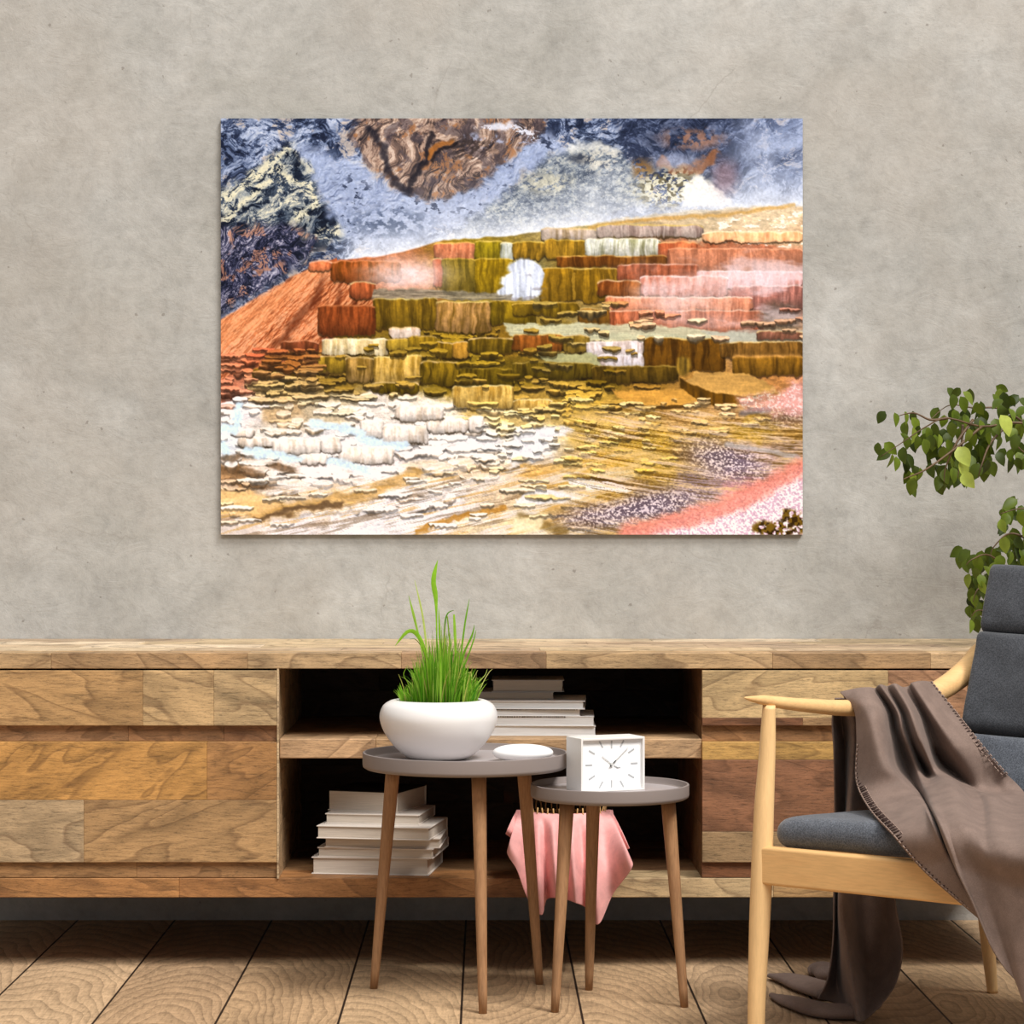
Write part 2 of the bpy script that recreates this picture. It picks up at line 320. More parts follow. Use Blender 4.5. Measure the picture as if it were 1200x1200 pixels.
    blk(700, 416, 756, 432, (196, 190, 200), (140, 120, 110), (240, 236, 240), dk=.3)
    mix(poly([(632, 415), (700, 415), (704, 428), (640, 426)], 1.5) * .9, C((176, 176, 130)))
    blk(754, 396, 850, 433, (122, 78, 14), (52, 28, 0), (226, 190, 110), dk=.3, sk=2)
    blk(843, 401, 941, 420, (150, 104, 40), (70, 44, 10), (236, 206, 140), dk=.4)
    blk(858, 417, 941, 440, (150, 104, 26), (70, 44, 4), (232, 170, 90), tw=4, dk=.45)
    blk(365, 417, 412, 436, (170, 136, 40), (80, 62, 10), dk=.5)
    blk(405, 419, 438, 447, (190, 150, 86), (96, 70, 12), dk=.45)
    blk(437, 417, 494, 450, (214, 176, 96), (140, 104, 24), (240, 220, 150), dk=.35)
    blk(434, 448, 492, 460, (130, 104, 16), (60, 44, 4), dk=.5)
    blk(492, 424, 540, 450, (150, 118, 24), (60, 46, 4), dk=.5)
    blk(537, 432, 602, 456, (112, 90, 16), (46, 34, 2), (190, 156, 50), dk=.5)
    blk(600, 425, 696, 444, (112, 90, 20), (46, 34, 4), (190, 160, 80), dk=.45)
    blk(693, 429, 795, 448, (112, 84, 20), (48, 34, 4), (180, 150, 70), dk=.45)
    blk(530, 452, 602, 478, (212, 176, 96), (150, 110, 34), (240, 220, 160), dk=.35)
    blk(600, 468, 648, 482, (212, 176, 100), (150, 110, 34), (240, 220, 160), dk=.35)
    mix(poly([(298, 420), (367, 419), (372, 430), (300, 434)], 1.5) * .9, C((206, 116, 72)) * (.85 + .25 * fbm(20, 3, 761, 3)[..., None]))
    blk(295, 432, 360, 450, (130, 96, 24), (60, 42, 6), (190, 140, 60), dk=.5)
    blk(328, 400, 374, 412, (150, 76, 44), (80, 40, 16), (220, 150, 110), dk=.5)
    for k in range(90):
        cx = R.uniform(365, 800); cy = R.uniform(400, 462)
        if R.rand() < .35: cx = R.uniform(620, 941); cy = R.uniform(352, 396)
        if cy > 395 and cx > 745: continue
        ledge(cx, cy, R.uniform(4, 15), R.uniform(.8, 2.2), R.uniform(1.5, 6), 1.25, .62)
    for k in range(90):
        cx = R.uniform(262, 372); cy = R.uniform(408, 470)
        ledge(cx, cy, R.uniform(5, 18), R.uniform(.8, 2.4), R.uniform(1.5, 4.5), 1.2, .6)
    # big plates right
    mix(poly([(815, 436), (872, 437), (906, 452), (912, 462), (880, 466), (830, 464), (800, 450)], 1.2) * .95, C((206, 158, 84)) * (.8 + .35 * fbm(24, 5, 771, 3)[..., None]))
    mix(poly([(796, 443), (806, 448), (832, 460), (870, 464), (912, 459), (900, 470), (862, 474), (838, 477), (812, 466), (796, 454)], 1.2, .5) * .95, C((96, 62, 8)) * (.6 + .8 * vn(3, 20, 773)[..., None]))
    mix(ell(801, 429, 9, 12, .25) * .95, C((150, 116, 40)) * (.55 + .8 * vn(3, 20, 775)[..., None]))
    mix(poly([(716, 458), (800, 456), (816, 470), (790, 476), (735, 473)], 1.5) * .92, C((222, 162, 70)) * (.85 + .25 * fbm(24, 4, 777, 3)[..., None]))
    mix(line([(735, 475), (770, 478), (815, 474)], 3, 1.2) * .8, C((66, 40, 6)))
    # white blocks in the travertine
    for b_ in [(422, 492, 450, 512), (448, 498, 502, 519), (500, 492, 550, 506), (462, 476, 520, 492), (396, 524, 462, 543), (279, 512, 322, 524), (318, 514, 378, 531), (376, 512, 400, 530), (350, 532, 384, 544), (590, 500, 625, 512), (548, 488, 566, 506), (270, 502, 300, 512)]:
        blk(*b_, (236, 226, 220), (196, 176, 156), (255, 252, 250), dk=.4)
    for l_ in [[(262, 500), (275, 505), (280, 478)], [(288, 530), (320, 533), (352, 538)], [(366, 496), (400, 500), (424, 508)], [(420, 514), (450, 520), (474, 522)], [(388, 540), (420, 548), (432, 552)], [(262, 520), (268, 535)]]:
        mix(line(l_, 8, 3, 1.4) * .9, C((204, 228, 250)))
    for (cx, cy, rx, ry, r) in [(284, 552, 26, 5, .1), (290, 566, 34, 4, .15), (270, 536, 14, 4, 0), (330, 548, 18, 4, .2)]:
        mix(ell(cx, cy, rx, ry, .5, r) * .75, C((120, 86, 54)) * (.6 + .7 * fbm(4, 6, 781, 2)[..., None]))
    # swept bands low down
    sweep = fbm(70, 5, 801, 5, X + .3 * Y, Y + .22 * X, .7)
    mk = ss(548, 580, Y + .12 * (X - 400)) * (1 - ss(700, 800, X))
    mix(mk * ss(.42, .56, fbm(60, 9, 809, 4, X + .3 * Y, Y + .2 * X)) * .6, C((232, 228, 234)))
    mix(mk * ss(.54, .66, sweep) * .6, C((204, 156, 80)))
    mix(mk * ss(.36, .46, 1 - sweep) * ss(.55, .7, 1 - sweep) * .5, C((120, 92, 60)))
    mix(line([(300, 604), (360, 592), (430, 578), (486, 556)], 12, 6, 1.6) * .75, C((206, 158, 84)) * (.75 + .45 * fbm(9, 3, 803, 3)[..., None]))
    mix(line([(300, 608), (350, 596), (400, 588)], 5, 3, 1.6) * .8, C((104, 78, 54)))
    mix(poly([(255, 574), (312, 578), (330, 592), (300, 604), (255, 600)], 4) * .85, C((244, 200, 136)) * (.9 + .15 * fbm(20, 4, 805, 3)[..., None]))
    mix(line([(488, 622), (530, 606), (590, 596)], 6, 2, 1.2) * .8, C((190, 130, 44)))
    mix(line([(610, 605), (660, 622)], 9, 4) * .6, C((120, 90, 30)))
    wh = C((236, 236, 244)) * (.86 + .2 * fbm(9, 4, 807, 4)[..., None])
    mix(poly([(600, 548), (600, 512), (618, 500), (660, 498), (672, 505), (640, 520), (630, 535)], 3, 1.5) * .9, wh)
    mix(poly([(604, 585), (625, 572), (665, 575), (690, 580), (660, 588), (604, 592)], 2, 1) * .9, wh)
    mix(poly([(664, 556), (690, 560), (742, 570), (735, 576), (690, 574), (665, 566)], 2, 1) * .9, wh)
    mix(line([(680, 558), (740, 568)], 2.5, 1) * .8, C((60, 34, 8)))
    mix(poly([(600, 605), (640, 606), (630, 620), (600, 626)], 3) * .8, C((240, 226, 190)))
    for k in range(170):
        cx = R.uniform(560, 900); cy = R.uniform(466, 552)
        if cy > 552 - max(0, cx - 760) * .45: continue
        ledge(cx, cy, R.uniform(3, 13), R.uniform(.6, 2.0), R.uniform(1., 3.2), R.uniform(1.05, 1.4), R.uniform(.5, .8), R.uniform(0, .3))
    for k in range(45):
        cx = R.uniform(262, 700); cy = R.uniform(556, 618)
        ledge(cx, cy, R.uniform(5, 22), R.uniform(.6, 1.8), R.uniform(1., 2.6), R.uniform(1.05, 1.25), R.uniform(.66, .84), R.uniform(0, .6))
    # right: gold water sheets
    sw2 = fbm(60, 3.2, 811, 5, X, Y - .2 * X + 0.0004 * (X - 700) ** 2, .75)
    mr = ss(640, 700, X) * ss(470, 490, Y)
    mix(mr * ss(.5, .62, sw2) * .6, C((234, 196, 130)))
    mix(mr * ss(.56, .66, fbm(50, 5, 815, 4, X, Y - .15 * X)) * .5, C((226, 200, 186)))
    mix(mr * ss(.52, .66, 1 - sw2) * .65, C((110, 74, 16)))
    sparkle = vn(2.0, 1.6, 821) * .6 + vn(1.3, 1.3, 823) * .4
    for (cx, cy, rx, ry, r, a) in [(850, 540, 44, 20, .3, .8), (760, 592, 60, 14, -.15, .85), (700, 606, 44, 12, 0, .6), (925, 490, 40, 10, -.1, .35)]:
        m = ell(cx, cy, rx, ry, .7, r) * a
        mix(m, (C((104, 88, 110)) * (1 - ss(.4, .7, sparkle)[..., None]) + C((230, 214, 226)) * ss(.4, .7, sparkle)[..., None]))
    mix(line([(850, 520), (890, 526), (935, 536)], 4, 2) * .7, C((176, 170, 172)))
    mix(line([(870, 484), (900, 480)], 6, 3) * .6, C((96, 96, 120)))
    pk = poly([(856, 465), (942, 452), (942, 486), (870, 480)], 5, 2)
    mix(pk * .7, C((226, 166, 160)) * (1 - ss(.5, .7, sparkle)[..., None]) + C((245, 225, 225)) * ss(.5, .7, sparkle)[..., None])
    mix(poly([(942, 545), (942, 630), (730, 630), (800, 606), (880, 578)], 4, 1.4), C((206, 170, 190)) * (1 - ss(.35, .6, sparkle)[..., None]) + C((246, 234, 238)) * ss(.35, .6, sparkle)[..., None])
    mix(line([(945, 545), (905, 565), (860, 590), (800, 608), (735, 626)], 17, 8, 1.6) * .85, C((238, 140, 124)) * (.84 + .26 * sparkle[..., None]))
    # shrub
    sh = np.zeros_like(X)
    for (cx, cy, rx, ry) in [(925, 606, 12, 11), (912, 620, 22, 9), (892, 618, 14, 8), (936, 615, 8, 10)]:
        sh = np.maximum(sh, ell(cx, cy, rx, ry, .3))
    sh = sh * ss(.3, .48, fbm(4, 4, 831, 2))
    k = ss(.45, .6, vn(3, 3, 833))[..., None]
    mix(sh, C((62, 40, 6)) * (1 - k) + C((128, 96, 24)) * k)
    # grain and a little local contrast
    g = fbm(2.2, 2.2, 841, 2) - .5
    img = img * (1 + .16 * g[..., None])
    m = img.mean(axis=2, keepdims=True)
    img = m + (img - m) * 1.0
    lum = m / 255.0
    img = img * (.90 + .2 * ss(.15, .8, lum))
    return np.clip(img, 4, 252)


H, D, FPX, CX, CY = 0.92, 5.7, 2833.0, 569.0, 621.0   # eye height, distance to the wall, focal length, principal point
K = H / 457.0
def at(px, py, d):
    """world point seen at photo pixel (px, py) when it stands at d times the wall distance"""
    return Vector(((px - CX) * d * K, d * D, H - (py - CY) * d * K))
sc = bpy.context.scene
COL = sc.collection
def lin(c):
    out = []
    for v in c[:3]:
        v = v / 255.0
        out.append(v / 12.92 if v <= .04045 else ((v + .055) / 1.055) ** 2.4)
    return tuple(out) + (1.0,)

# ================================================================ objects
def empty(name, loc, label=None, cat=None, group=None):
    o = bpy.data.objects.new(name, None); COL.objects.link(o)
    o.location = loc; o.empty_display_size = .05
    tag(o, label, cat, group); return o
def tag(o, label=None, cat=None, group=None, kind=None):
    if label: o['label'] = label
    if cat: o['category'] = cat
    if group: o['group'] = group
    if kind: o['kind'] = kind
    return o
def root_loc(p):
    v = Vector((0, 0, 0))
    while p: v += p.location; p = p.parent
    return v
def mesh(name, vs, fs, mat, parent=None, smooth=True, bevel=0, seg=2, loc=None, cols=None, sub=0, solid=0, auto=None):
    base = root_loc(parent) if parent else Vector(loc if loc is not None else (0, 0, 0))
    me = bpy.data.meshes.new(name)
    me.from_pydata([tuple(Vector(v) - base) for v in vs], [], fs)
    me.update()
    o = bpy.data.objects.new(name, me); COL.objects.link(o)
    if parent: o.parent = parent
    else: o.location = base
    if mat: me.materials.append(mat)
    if smooth: me.polygons.foreach_set('use_smooth', [True] * len(me.polygons))
    if cols:
        at_ = me.color_attributes.new('tone', 'FLOAT_COLOR', 'POINT')
        at_.data.foreach_set('color', [x for c in cols for x in c])
    if solid:
        m = o.modifiers.new('s', 'SOLIDIFY'); m.thickness = solid; m.offset = 0
    if bevel:
        m = o.modifiers.new('b', 'BEVEL'); m.width = bevel; m.segments = seg; m.limit_method = 'ANGLE'; m.angle_limit = .6
    if sub:
        m = o.modifiers.new('u', 'SUBSURF'); m.levels = sub; m.render_levels = sub
    if auto or (bevel and smooth):
        for p in me.polygons: p.use_smooth = True
        m = o.modifiers.new('w', 'WEIGHTED_NORMAL'); m.keep_sharp = False
    return o
class MB:
    def __init__(s): s.v = []; s.f = []; s.c = []
    def add(s, vs, fs, c=None):
        n = len(s.v); s.v += [Vector(v) for v in vs]; s.f += [tuple(i + n for i in f) for f in fs]
        s.c += [c or (1, 1, 1, 1)] * len(vs); return s
    def box(s, x0, x1, y0, y1, z0, z1, c=None, M=None):
        vs = [Vector((x, y, z)) for x in (x0, x1) for y in (y0, y1) for z in (z0, z1)]
        if M: vs = [M @ v for v in vs]
        return s.add(vs, [(0, 1, 3, 2), (4, 6, 7, 5), (0, 4, 5, 1), (2, 3, 7, 6), (0, 2, 6, 4), (1, 5, 7, 3)], c)
    def tube(s, pts, rad, n=16, flat=None, up=None, c=None, cap=True):
        pts = [Vector(p) for p in pts]; rings = []
        prev = Vector(up) if up else None
        for i, p in enumerate(pts):
            t = (pts[min(i + 1, len(pts) - 1)] - pts[max(i - 1, 0)]).normalized()
            a = prev if prev else (Vector((0, 0, 1)) if abs(t.z) < .9 else Vector((0, 1, 0)))
            b = t.cross(a).normalized(); a = b.cross(t).normalized()
            if not up: prev = a
            r = rad[i] if isinstance(rad, (list, tuple)) else rad
            ra, rb = (r if isinstance(r, tuple) else (r * (flat or 1), r))
            rings.append([p + a * ra * math.cos(k * 2 * math.pi / n) + b * rb * math.sin(k * 2 * math.pi / n) for k in range(n)])
        vs = [v for r in rings for v in r]; fs = []
        for i in range(len(rings) - 1):
            for k in range(n):
                k2 = (k + 1) % n
                fs.append((i * n + k, i * n + k2, (i + 1) * n + k2, (i + 1) * n + k))
        if cap:
            fs.append(tuple(range(n))[::-1]); fs.append(tuple(range((len(rings) - 1) * n, len(rings) * n)))
        return s.add(vs, fs, c)
    def lathe(s, prof, n=64, cx=0, cy=0, c=None, sx=1, sy=1):
        vs = []; fs = []
        for r, z in prof:
            for k in range(n):
                a = k * 2 * math.pi / n
                vs.append((cx + r * sx * math.cos(a), cy + r * sy * math.sin(a), z))
        for i in range(len(prof) - 1):
            for k in range(n):
                k2 = (k + 1) % n
                fs.append((i * n + k, i * n + k2, (i + 1) * n + k2, (i + 1) * n + k))
        fs.append(tuple(range(n))[::-1]); fs.append(tuple(range((len(prof) - 1) * n, len(prof) * n)))
        return s.add(vs, fs, c)
    def build(s, name, mat, parent=None, cols=False, **kw):
        return mesh(name, s.v, s.f, mat, parent, cols=(s.c if cols else None), **kw)
def crom(p, t):
    n = len(p) - 1; x = min(max(t, 0), .999999) * n; i = int(x); f = x - i
    a, b, c, d = p[max(i - 1, 0)], p[i], p[i + 1], p[min(i + 2, n)]
    return .5 * ((2 * b) + (c - a) * f + (2 * a - 5 * b + 4 * c - d) * f * f + (3 * b - a - 3 * c + d) * f ** 3)
def spline(p, m): return [crom([Vector(q) for q in p], i / (m - 1)) for i in range(m)]
def interp_r(r, m):
    n = len(r) - 1; o = []
    for i in range(m):
        x = min(i / (m - 1) * n, n - 1e-6); k = int(x); f = x - k
        f2 = f * f * (3 - 2 * f) * .4 + f * .6
        o.append(r[k] * (1 - f2) + r[k + 1] * f2)
    return o
def surf(ctrl, nu, nv):
    """smooth sheet through a table of guide lines"""
    cols = [spline(c, nv) for c in ctrl]
    vs = []
    for j in range(nv):
        row = [c[j] for c in cols]
        vs += [crom(row, i / (nu - 1)) for i in range(nu)]
    fs = [(j * nu + i, j * nu + i + 1, (j + 1) * nu + i + 1, (j + 1) * nu + i) for j in range(nv - 1) for i in range(nu - 1)]
    return vs, fs

# ================================================================ materials
class NT:
    def __init__(s, name):
        s.m = bpy.data.materials.new(name); s.m.use_nodes = True; s.t = s.m.node_tree
        s.t.nodes.clear()
        s.out = s.t.nodes.new('ShaderNodeOutputMaterial'); s.b = s.t.nodes.new('ShaderNodeBsdfPrincipled')
        s.t.links.new(s.b.outputs[0], s.out.inputs[0])
    def n(s, typ, **kw):
        nd = s.t.nodes.new('ShaderNode' + typ)
        for k, v in kw.items():
            if k.startswith('i_'):
                key = k[2:].replace('_', ' ')
                nd.inputs[key].default_value = v
            else: setattr(nd, k, v)
        return nd
    def l(s, a, b): s.t.links.new(a, b)
    def coord(s, out='Object'): return s.n('TexCoord').outputs[out]
    def map(s, v, scale=(1, 1, 1), loc=(0, 0, 0), rot=(0, 0, 0)):
        m = s.n('Mapping'); m.inputs['Scale'].default_value = scale; m.inputs['Location'].default_value = loc; m.inputs['Rotation'].default_value = rot
        s.l(v, m.inputs['Vector']); return m.outputs[0]
    def noise(s, v, scale=5, detail=4, rough=.55, dist=0):
        n = s.n('TexNoise'); n.inputs['Scale'].default_value = scale; n.inputs['Detail'].default_value = detail
        n.inputs['Roughness'].default_value = rough; n.inputs['Distortion'].default_value = dist
        s.l(v, n.inputs['Vector']); return n.outputs['Fac']
    def ramp(s, fac, stops):
        r = s.n('ValToRGB'); e = r.color_ramp.elements
        while len(e) < len(stops): e.new(.5)
        for i, (p, c) in enumerate(stops):
            e[i].position = p; e[i].color = c if len(c) == 4 else tuple(c) + (1,)
        s.l(fac, r.inputs[0]); return r.outputs[0]
    def mixc(s, a, b, fac, mode='MIX'):
        m = s.n('Mix', data_type='RGBA', blend_type=mode)
        for sock, v in ((m.inputs[0], fac), (m.inputs[6], a), (m.inputs[7], b)):
            if hasattr(v, 'is_output') or hasattr(v, 'links'): s.l(v, sock)
            else: sock.default_value = v
        return m.outputs[2]
    def math(s, op, a, b=0.0, c=0.0):
        m = s.n('Math', operation=op)
        for sock, v in zip(m.inputs, (a, b, c)):
            if hasattr(v, 'links'): s.l(v, sock)
            else: sock.default_value = v
        return m.outputs[0]
    def vmath(s, op, a, b):
        m = s.n('VectorMath', operation=op)
        for sock, v in zip(m.inputs, (a, b)):
            if hasattr(v, 'links'): s.l(v, sock)
            else: sock.default_value = v
        return m.outputs[0]
    def bump(s, hgt, strength=.3, dist=.002):
        b = s.n('Bump'); b.inputs['Strength'].default_value = strength; b.inputs['Distance'].default_value = dist
        s.l(hgt, b.inputs['Height']); s.l(b.outputs[0], s.b.inputs['Normal'])
    def fin(s, col, rough=.6, spec=.3, **kw):
        if hasattr(col, 'links'): s.l(col, s.b.inputs['Base Color'])
        else: s.b.inputs['Base Color'].default_value = col
        if hasattr(rough, 'links'): s.l(rough, s.b.inputs['Roughness'])
        else: s.b.inputs['Roughness'].default_value = rough
        s.b.inputs['Specular IOR Level'].default_value = spec
        for k, v in kw.items(): s.b.inputs[k.replace('_', ' ')].default_value = v
        return s.m
G4 = lambda g: (g, g, g, 1)

def mat_plain(name, c, rough=.5, spec=.3, var=.05, vs=12, bump=0, bs=200, **kw):
    t = NT(name); v = t.coord()
    n = t.noise(v, vs, 4)
    f = t.ramp(n, [(.3, G4(1 - var)), (.7, G4(1 + var))])
    col = t.mixc(lin(c), f, 1.0, 'MULTIPLY')
    if bump: t.bump(t.noise(v, bs, 3), bump, .001)
    return t.fin(col, rough, spec, **kw)

def mat_boards(name):
    """finger jointed hardwood: each block carries its own tone and grain in the colour attribute"""
    t = NT(name)
    at_ = t.n('Attribute', attribute_name='tone'); tone = at_.outputs['Color']; seed = at_.outputs['Alpha']
    v = t.coord()
    comb = t.n('CombineXYZ'); t.l(t.math('MULTIPLY', seed, 17.3), comb.inputs[0]); t.l(t.math('MULTIPLY', seed, 7.7), comb.inputs[1]); t.l(t.math('MULTIPLY', seed, 29.1), comb.inputs[2])
    rot = t.n('VectorRotate', rotation_type='Y_AXIS'); t.l(v, rot.inputs['Vector'])
    t.l(t.math('MULTIPLY', t.math('SUBTRACT', t.math('FRACT', t.math('MULTIPLY', seed, 3.7)), .5), 1.1), rot.inputs['Angle'])
    vv = t.vmath('ADD', rot.outputs[0], comb.outputs[0])
    g = t.map(vv, (1.0, 1.5, 3.4)); v0 = t.vmath('ADD', v, comb.outputs[0])
    fig = t.noise(g, 1.9, 3.2, .5, .3)
    fr_ = t.math('FRACT', t.math('MULTIPLY', fig, 10.0))
    rings = t.ramp(fr_, [(0, G4(1.1)), (.4, G4(1.0)), (.75, G4(.8)), (.93, G4(.56)), (1, G4(.98))])
    big = t.ramp(t.noise(t.map(vv, (1.5, 3, 5)), 2.6, 4, .55, .8), [(.34, G4(.64)), (.5, G4(.98)), (.68, G4(1.2))])
    pores = t.ramp(t.noise(t.map(v0, (5, 22, 40)), 6.0, 6, .8, .5), [(.36, G4(.5)), (.46, G4(.9)), (.55, G4(1.05)), (.7, G4(1.24))])
    fleck = t.ramp(t.noise(t.map(v0, (26, 60, 110)), 6.0, 2, .6), [(.34, G4(.66)), (.44, G4(1.0))])
    deep = t.ramp(fr_, [(.82, G4(0)), (.94, G4(.55)), (1, G4(0))])
    c = t.mixc(tone, rings, .62, 'MULTIPLY'); c = t.mixc(c, big, .9, 'MULTIPLY'); c = t.mixc(c, pores, .95, 'MULTIPLY'); c = t.mixc(c, fleck, .7, 'MULTIPLY')
    c = t.mixc(c, lin((104, 70, 46)), t.math('MULTIPLY', deep, .5))
    knot = t.ramp(t.noise(t.map(vv, (1, 1, 1.6)), 7.0, 1, .3), [(.7, G4(0)), (.8, G4(1))])
    c = t.mixc(c, lin((96, 58, 36)), t.math('MULTIPLY', knot, .7))
    rf = t.ramp(t.noise(g, 8, 3), [(.3, G4(.42)), (.7, G4(.62))])
    hb = t.math('ADD', t.math('MULTIPLY', pores, .6), t.math('MULTIPLY', rings, .4))
    t.bump(hb, .5, .0015)
    return t.fin(c, rf, .3)

def mat_wood(name, c, axis='Z', contrast=.14, dark=None, s=1.0, rough=.5, turn=0):
    t = NT(name); v = t.map(t.coord(), rot=(0, 0, turn))
    sc_ = {'X': (1, 9, 9), 'Y': (9, 1, 9), 'Z': (9, 9, 1)}[axis]
    g = t.map(v, tuple(q * s for q in sc_))
    n = t.noise(g, 4.0, 5, .6, .9); n2 = t.noise(t.map(g, (7, 7, 7)), 5.0, 3, .6)
    a = t.ramp(n, [(.3, G4(1 - contrast)), (.5, G4(1)), (.72, G4(1 + contrast))])
    b = t.ramp(n2, [(.35, G4(1 - contrast * .8)), (.6, G4(1.03))])
    col = t.mixc(lin(c), a, 1, 'MULTIPLY'); col = t.mixc(col, b, 1, 'MULTIPLY')
    if dark: col = t.mixc(col, lin(dark), t.ramp(n, [(.5, G4(0)), (.75, G4(.6))]))
    t.bump(n2, .12, .0006)
    return t.fin(col, rough, .35)

def mat_wall():
    t = NT('rough_concrete_plaster'); v = t.coord()
    n1 = t.noise(t.map(v, (1, 1, 1.2)), 2.0, 8, .7, .4)
    n2 = t.noise(v, 5.5, 8, .68, .5)
    n3 = t.noise(v, 34, 7, .8)
    n4 = t.noise(t.map(v, (1, 1, 1.7), rot=(0, .5, 0)), 9, 6, .7, 1.2)
    c = t.ramp(n1, [(.3, lin((160, 158, 152))), (.5, lin((172, 170, 165))), (.7, lin((186, 185, 181)))])
    c = t.mixc(c, t.ramp(n2, [(.3, G4(.86)), (.5, G4(1)), (.7, G4(1.1))]), .9, 'MULTIPLY')
    c = t.mixc(c, t.ramp(n3, [(.28, G4(.82)), (.5, G4(1)), (.72, G4(1.1))]), 1.0, 'MULTIPLY')
    c = t.mixc(c, t.ramp(n4, [(.36, G4(.94)), (.5, G4(1)), (.66, G4(1.07))]), .7, 'MULTIPLY')
    warm = t.ramp(t.noise(v, 2.3, 4, .6), [(.45, G4(0)), (.65, G4(.22))])
    c = t.mixc(c, lin((166, 154, 140)), warm)
    # trowel scratches and pits
    vor = t.n('TexVoronoi', feature='DISTANCE_TO_EDGE'); vor.inputs['Scale'].default_value = 2.6
    dv = t.n('Mix', data_type='RGBA'); t.l(v, dv.inputs[6]); dv.inputs[0].default_value = .14
    nz = t.n('TexNoise'); nz.inputs['Scale'].default_value = 6; nz.inputs['Detail'].default_value = 5; t.l(v, nz.inputs['Vector']); t.l(nz.outputs['Color'], dv.inputs[7])
    t.l(dv.outputs[2], vor.inputs['Vector'])
    ck = t.ramp(vor.outputs['Distance'], [(.0, G4(1)), (.006, G4(0))])
    msk = t.ramp(t.noise(v, 3.1, 3), [(.56, G4(0)), (.64, G4(1))])
    c = t.mixc(c, lin((118, 110, 100)), t.math('MULTIPLY', t.math('MULTIPLY', ck, msk), .3))
    pit = t.ramp(t.noise(v, 60, 2, .4), [(.24, G4(1)), (.29, G4(0))])
    c = t.mixc(c, lin((104, 96, 88)), t.math('MULTIPLY', pit, .5))
    hb = t.math('ADD', t.math('MULTIPLY', n3, .5), t.math('ADD', n2, t.math('MULTIPLY', n4, .8)))
    t.bump(hb, .42, .006)
    return t.fin(c, .9, .1)

def mat_floor():
    t = NT('brushed_oak_planks'); v = t.coord()
    sep = t.n('SeparateXYZ'); t.l(v, sep.inputs[0])
    W = .2287
    u = t.math('DIVIDE', t.math('ADD', sep.outputs[0], .0463 + W * 40), W)
    idx = t.math('FLOOR', u); fr = t.math('FRACT', u)
    wn = t.n('TexWhiteNoise', noise_dimensions='1D'); t.l(idx, wn.inputs['W']); rnd = wn.outputs['Value']
    cb = t.n('CombineXYZ')
    # plank local frame with its own offset, long cathedral arcs along y
    t.l(t.math('ADD', t.math('MULTIPLY', t.math('SUBTRACT', fr, t.math('MULTIPLY_ADD', rnd, 1.2, -.1)), W), 0), cb.inputs[0])
    t.l(t.math('MULTIPLY_ADD', rnd, 31.0, sep.outputs[1]), cb.inputs[1])
    t.l(t.math('MULTIPLY', rnd, 5.0), cb.inputs[2])
    lv = cb.outputs[0]
    wn2 = t.n('TexWhiteNoise', noise_dimensions='1D'); t.l(t.math('ADD', idx, 71.3), wn2.inputs['W']); rnd2 = wn2.outputs['Value']
    yc = t.math('SUBTRACT', sep.outputs[1], t.math('MULTIPLY_ADD', rnd2, 1.9, 3.9))
    cc_ = t.n('CombineXYZ')
    t.l(t.math('MULTIPLY', t.math('SUBTRACT', fr, t.math('MULTIPLY_ADD', rnd, .7, .15)), W), cc_.inputs[0]); t.l(yc, cc_.inputs[1])
    low = t.n('TexNoise'); low.inputs['Scale'].default_value = 3.0; low.inputs['Detail'].default_value = 1.5; t.l(t.map(lv, (2.5, 1, 1)), low.inputs['Vector'])
    warp = t.vmath('MULTIPLY', low.outputs['Color'], (.09, .05, 0))
    rv = t.vmath('ADD', t.map(cc_.outputs[0], (1, .22, 0)), warp)
    wv = t.n('TexWave', wave_type='RINGS', rings_direction='Z', wave_profile='SAW')
    wv.inputs['Scale'].default_value = 19; wv.inputs['Distortion'].default_value = 1.2; wv.inputs['Detail'].default_value = 3; wv.inputs['Detail Scale'].default_value = 2
    t.l(rv, wv.inputs['Vector'])
    rings = t.ramp(wv.outputs['Fac'], [(0, G4(1.1)), (.5, G4(1.0)), (.82, G4(.74)), (.94, G4(.56)), (1, G4(1.02))])
    fib = t.ramp(t.noise(t.map(lv, (70, 10, 1)), 2.6, 5, .75), [(.32, G4(.6)), (.5, G4(1)), (.68, G4(1.2))])
    cross = t.ramp(t.noise(t.map(lv, (16, 44, 1)), 2.4, 4, .7, .9), [(.35, G4(.74)), (.5, G4(1)), (.68, G4(1.14))])
    cloud = t.ramp(t.noise(t.map(lv, (4, 1.2, 1)), 2.0, 3), [(.3, G4(.8)), (.7, G4(1.16))])
    tint = t.ramp(rnd, [(0, lin((170, 138, 104))), (.35, lin((192, 162, 126))), (.7, lin((182, 152, 120))), (1, lin((160, 130, 98)))])
    c = t.mixc(tint, rings, .7, 'MULTIPLY')
    for q, a in ((fib, .8), (cross, .8), (cloud, .8)): c = t.mixc(c, q, a, 'MULTIPLY')
    edge = t.math('ABSOLUTE', t.math('SUBTRACT', fr, .5))
    gap = t.ramp(edge, [(.4895, G4(0)), (.4925, G4(1))])
    c = t.mixc(c, lin((34, 22, 14)), gap)
    hb = t.math('SUBTRACT', t.math('ADD', t.math('MULTIPLY', rings, .6), t.math('ADD', t.math('MULTIPLY', fib, .5), t.math('MULTIPLY', cross, .4))), t.math('MULTIPLY', gap, 3.0))
    t.bump(hb, .55, .002)
    return t.fin(c, t.ramp(fib, [(.5, G4(.5)), (1, G4(.62))]), .3)

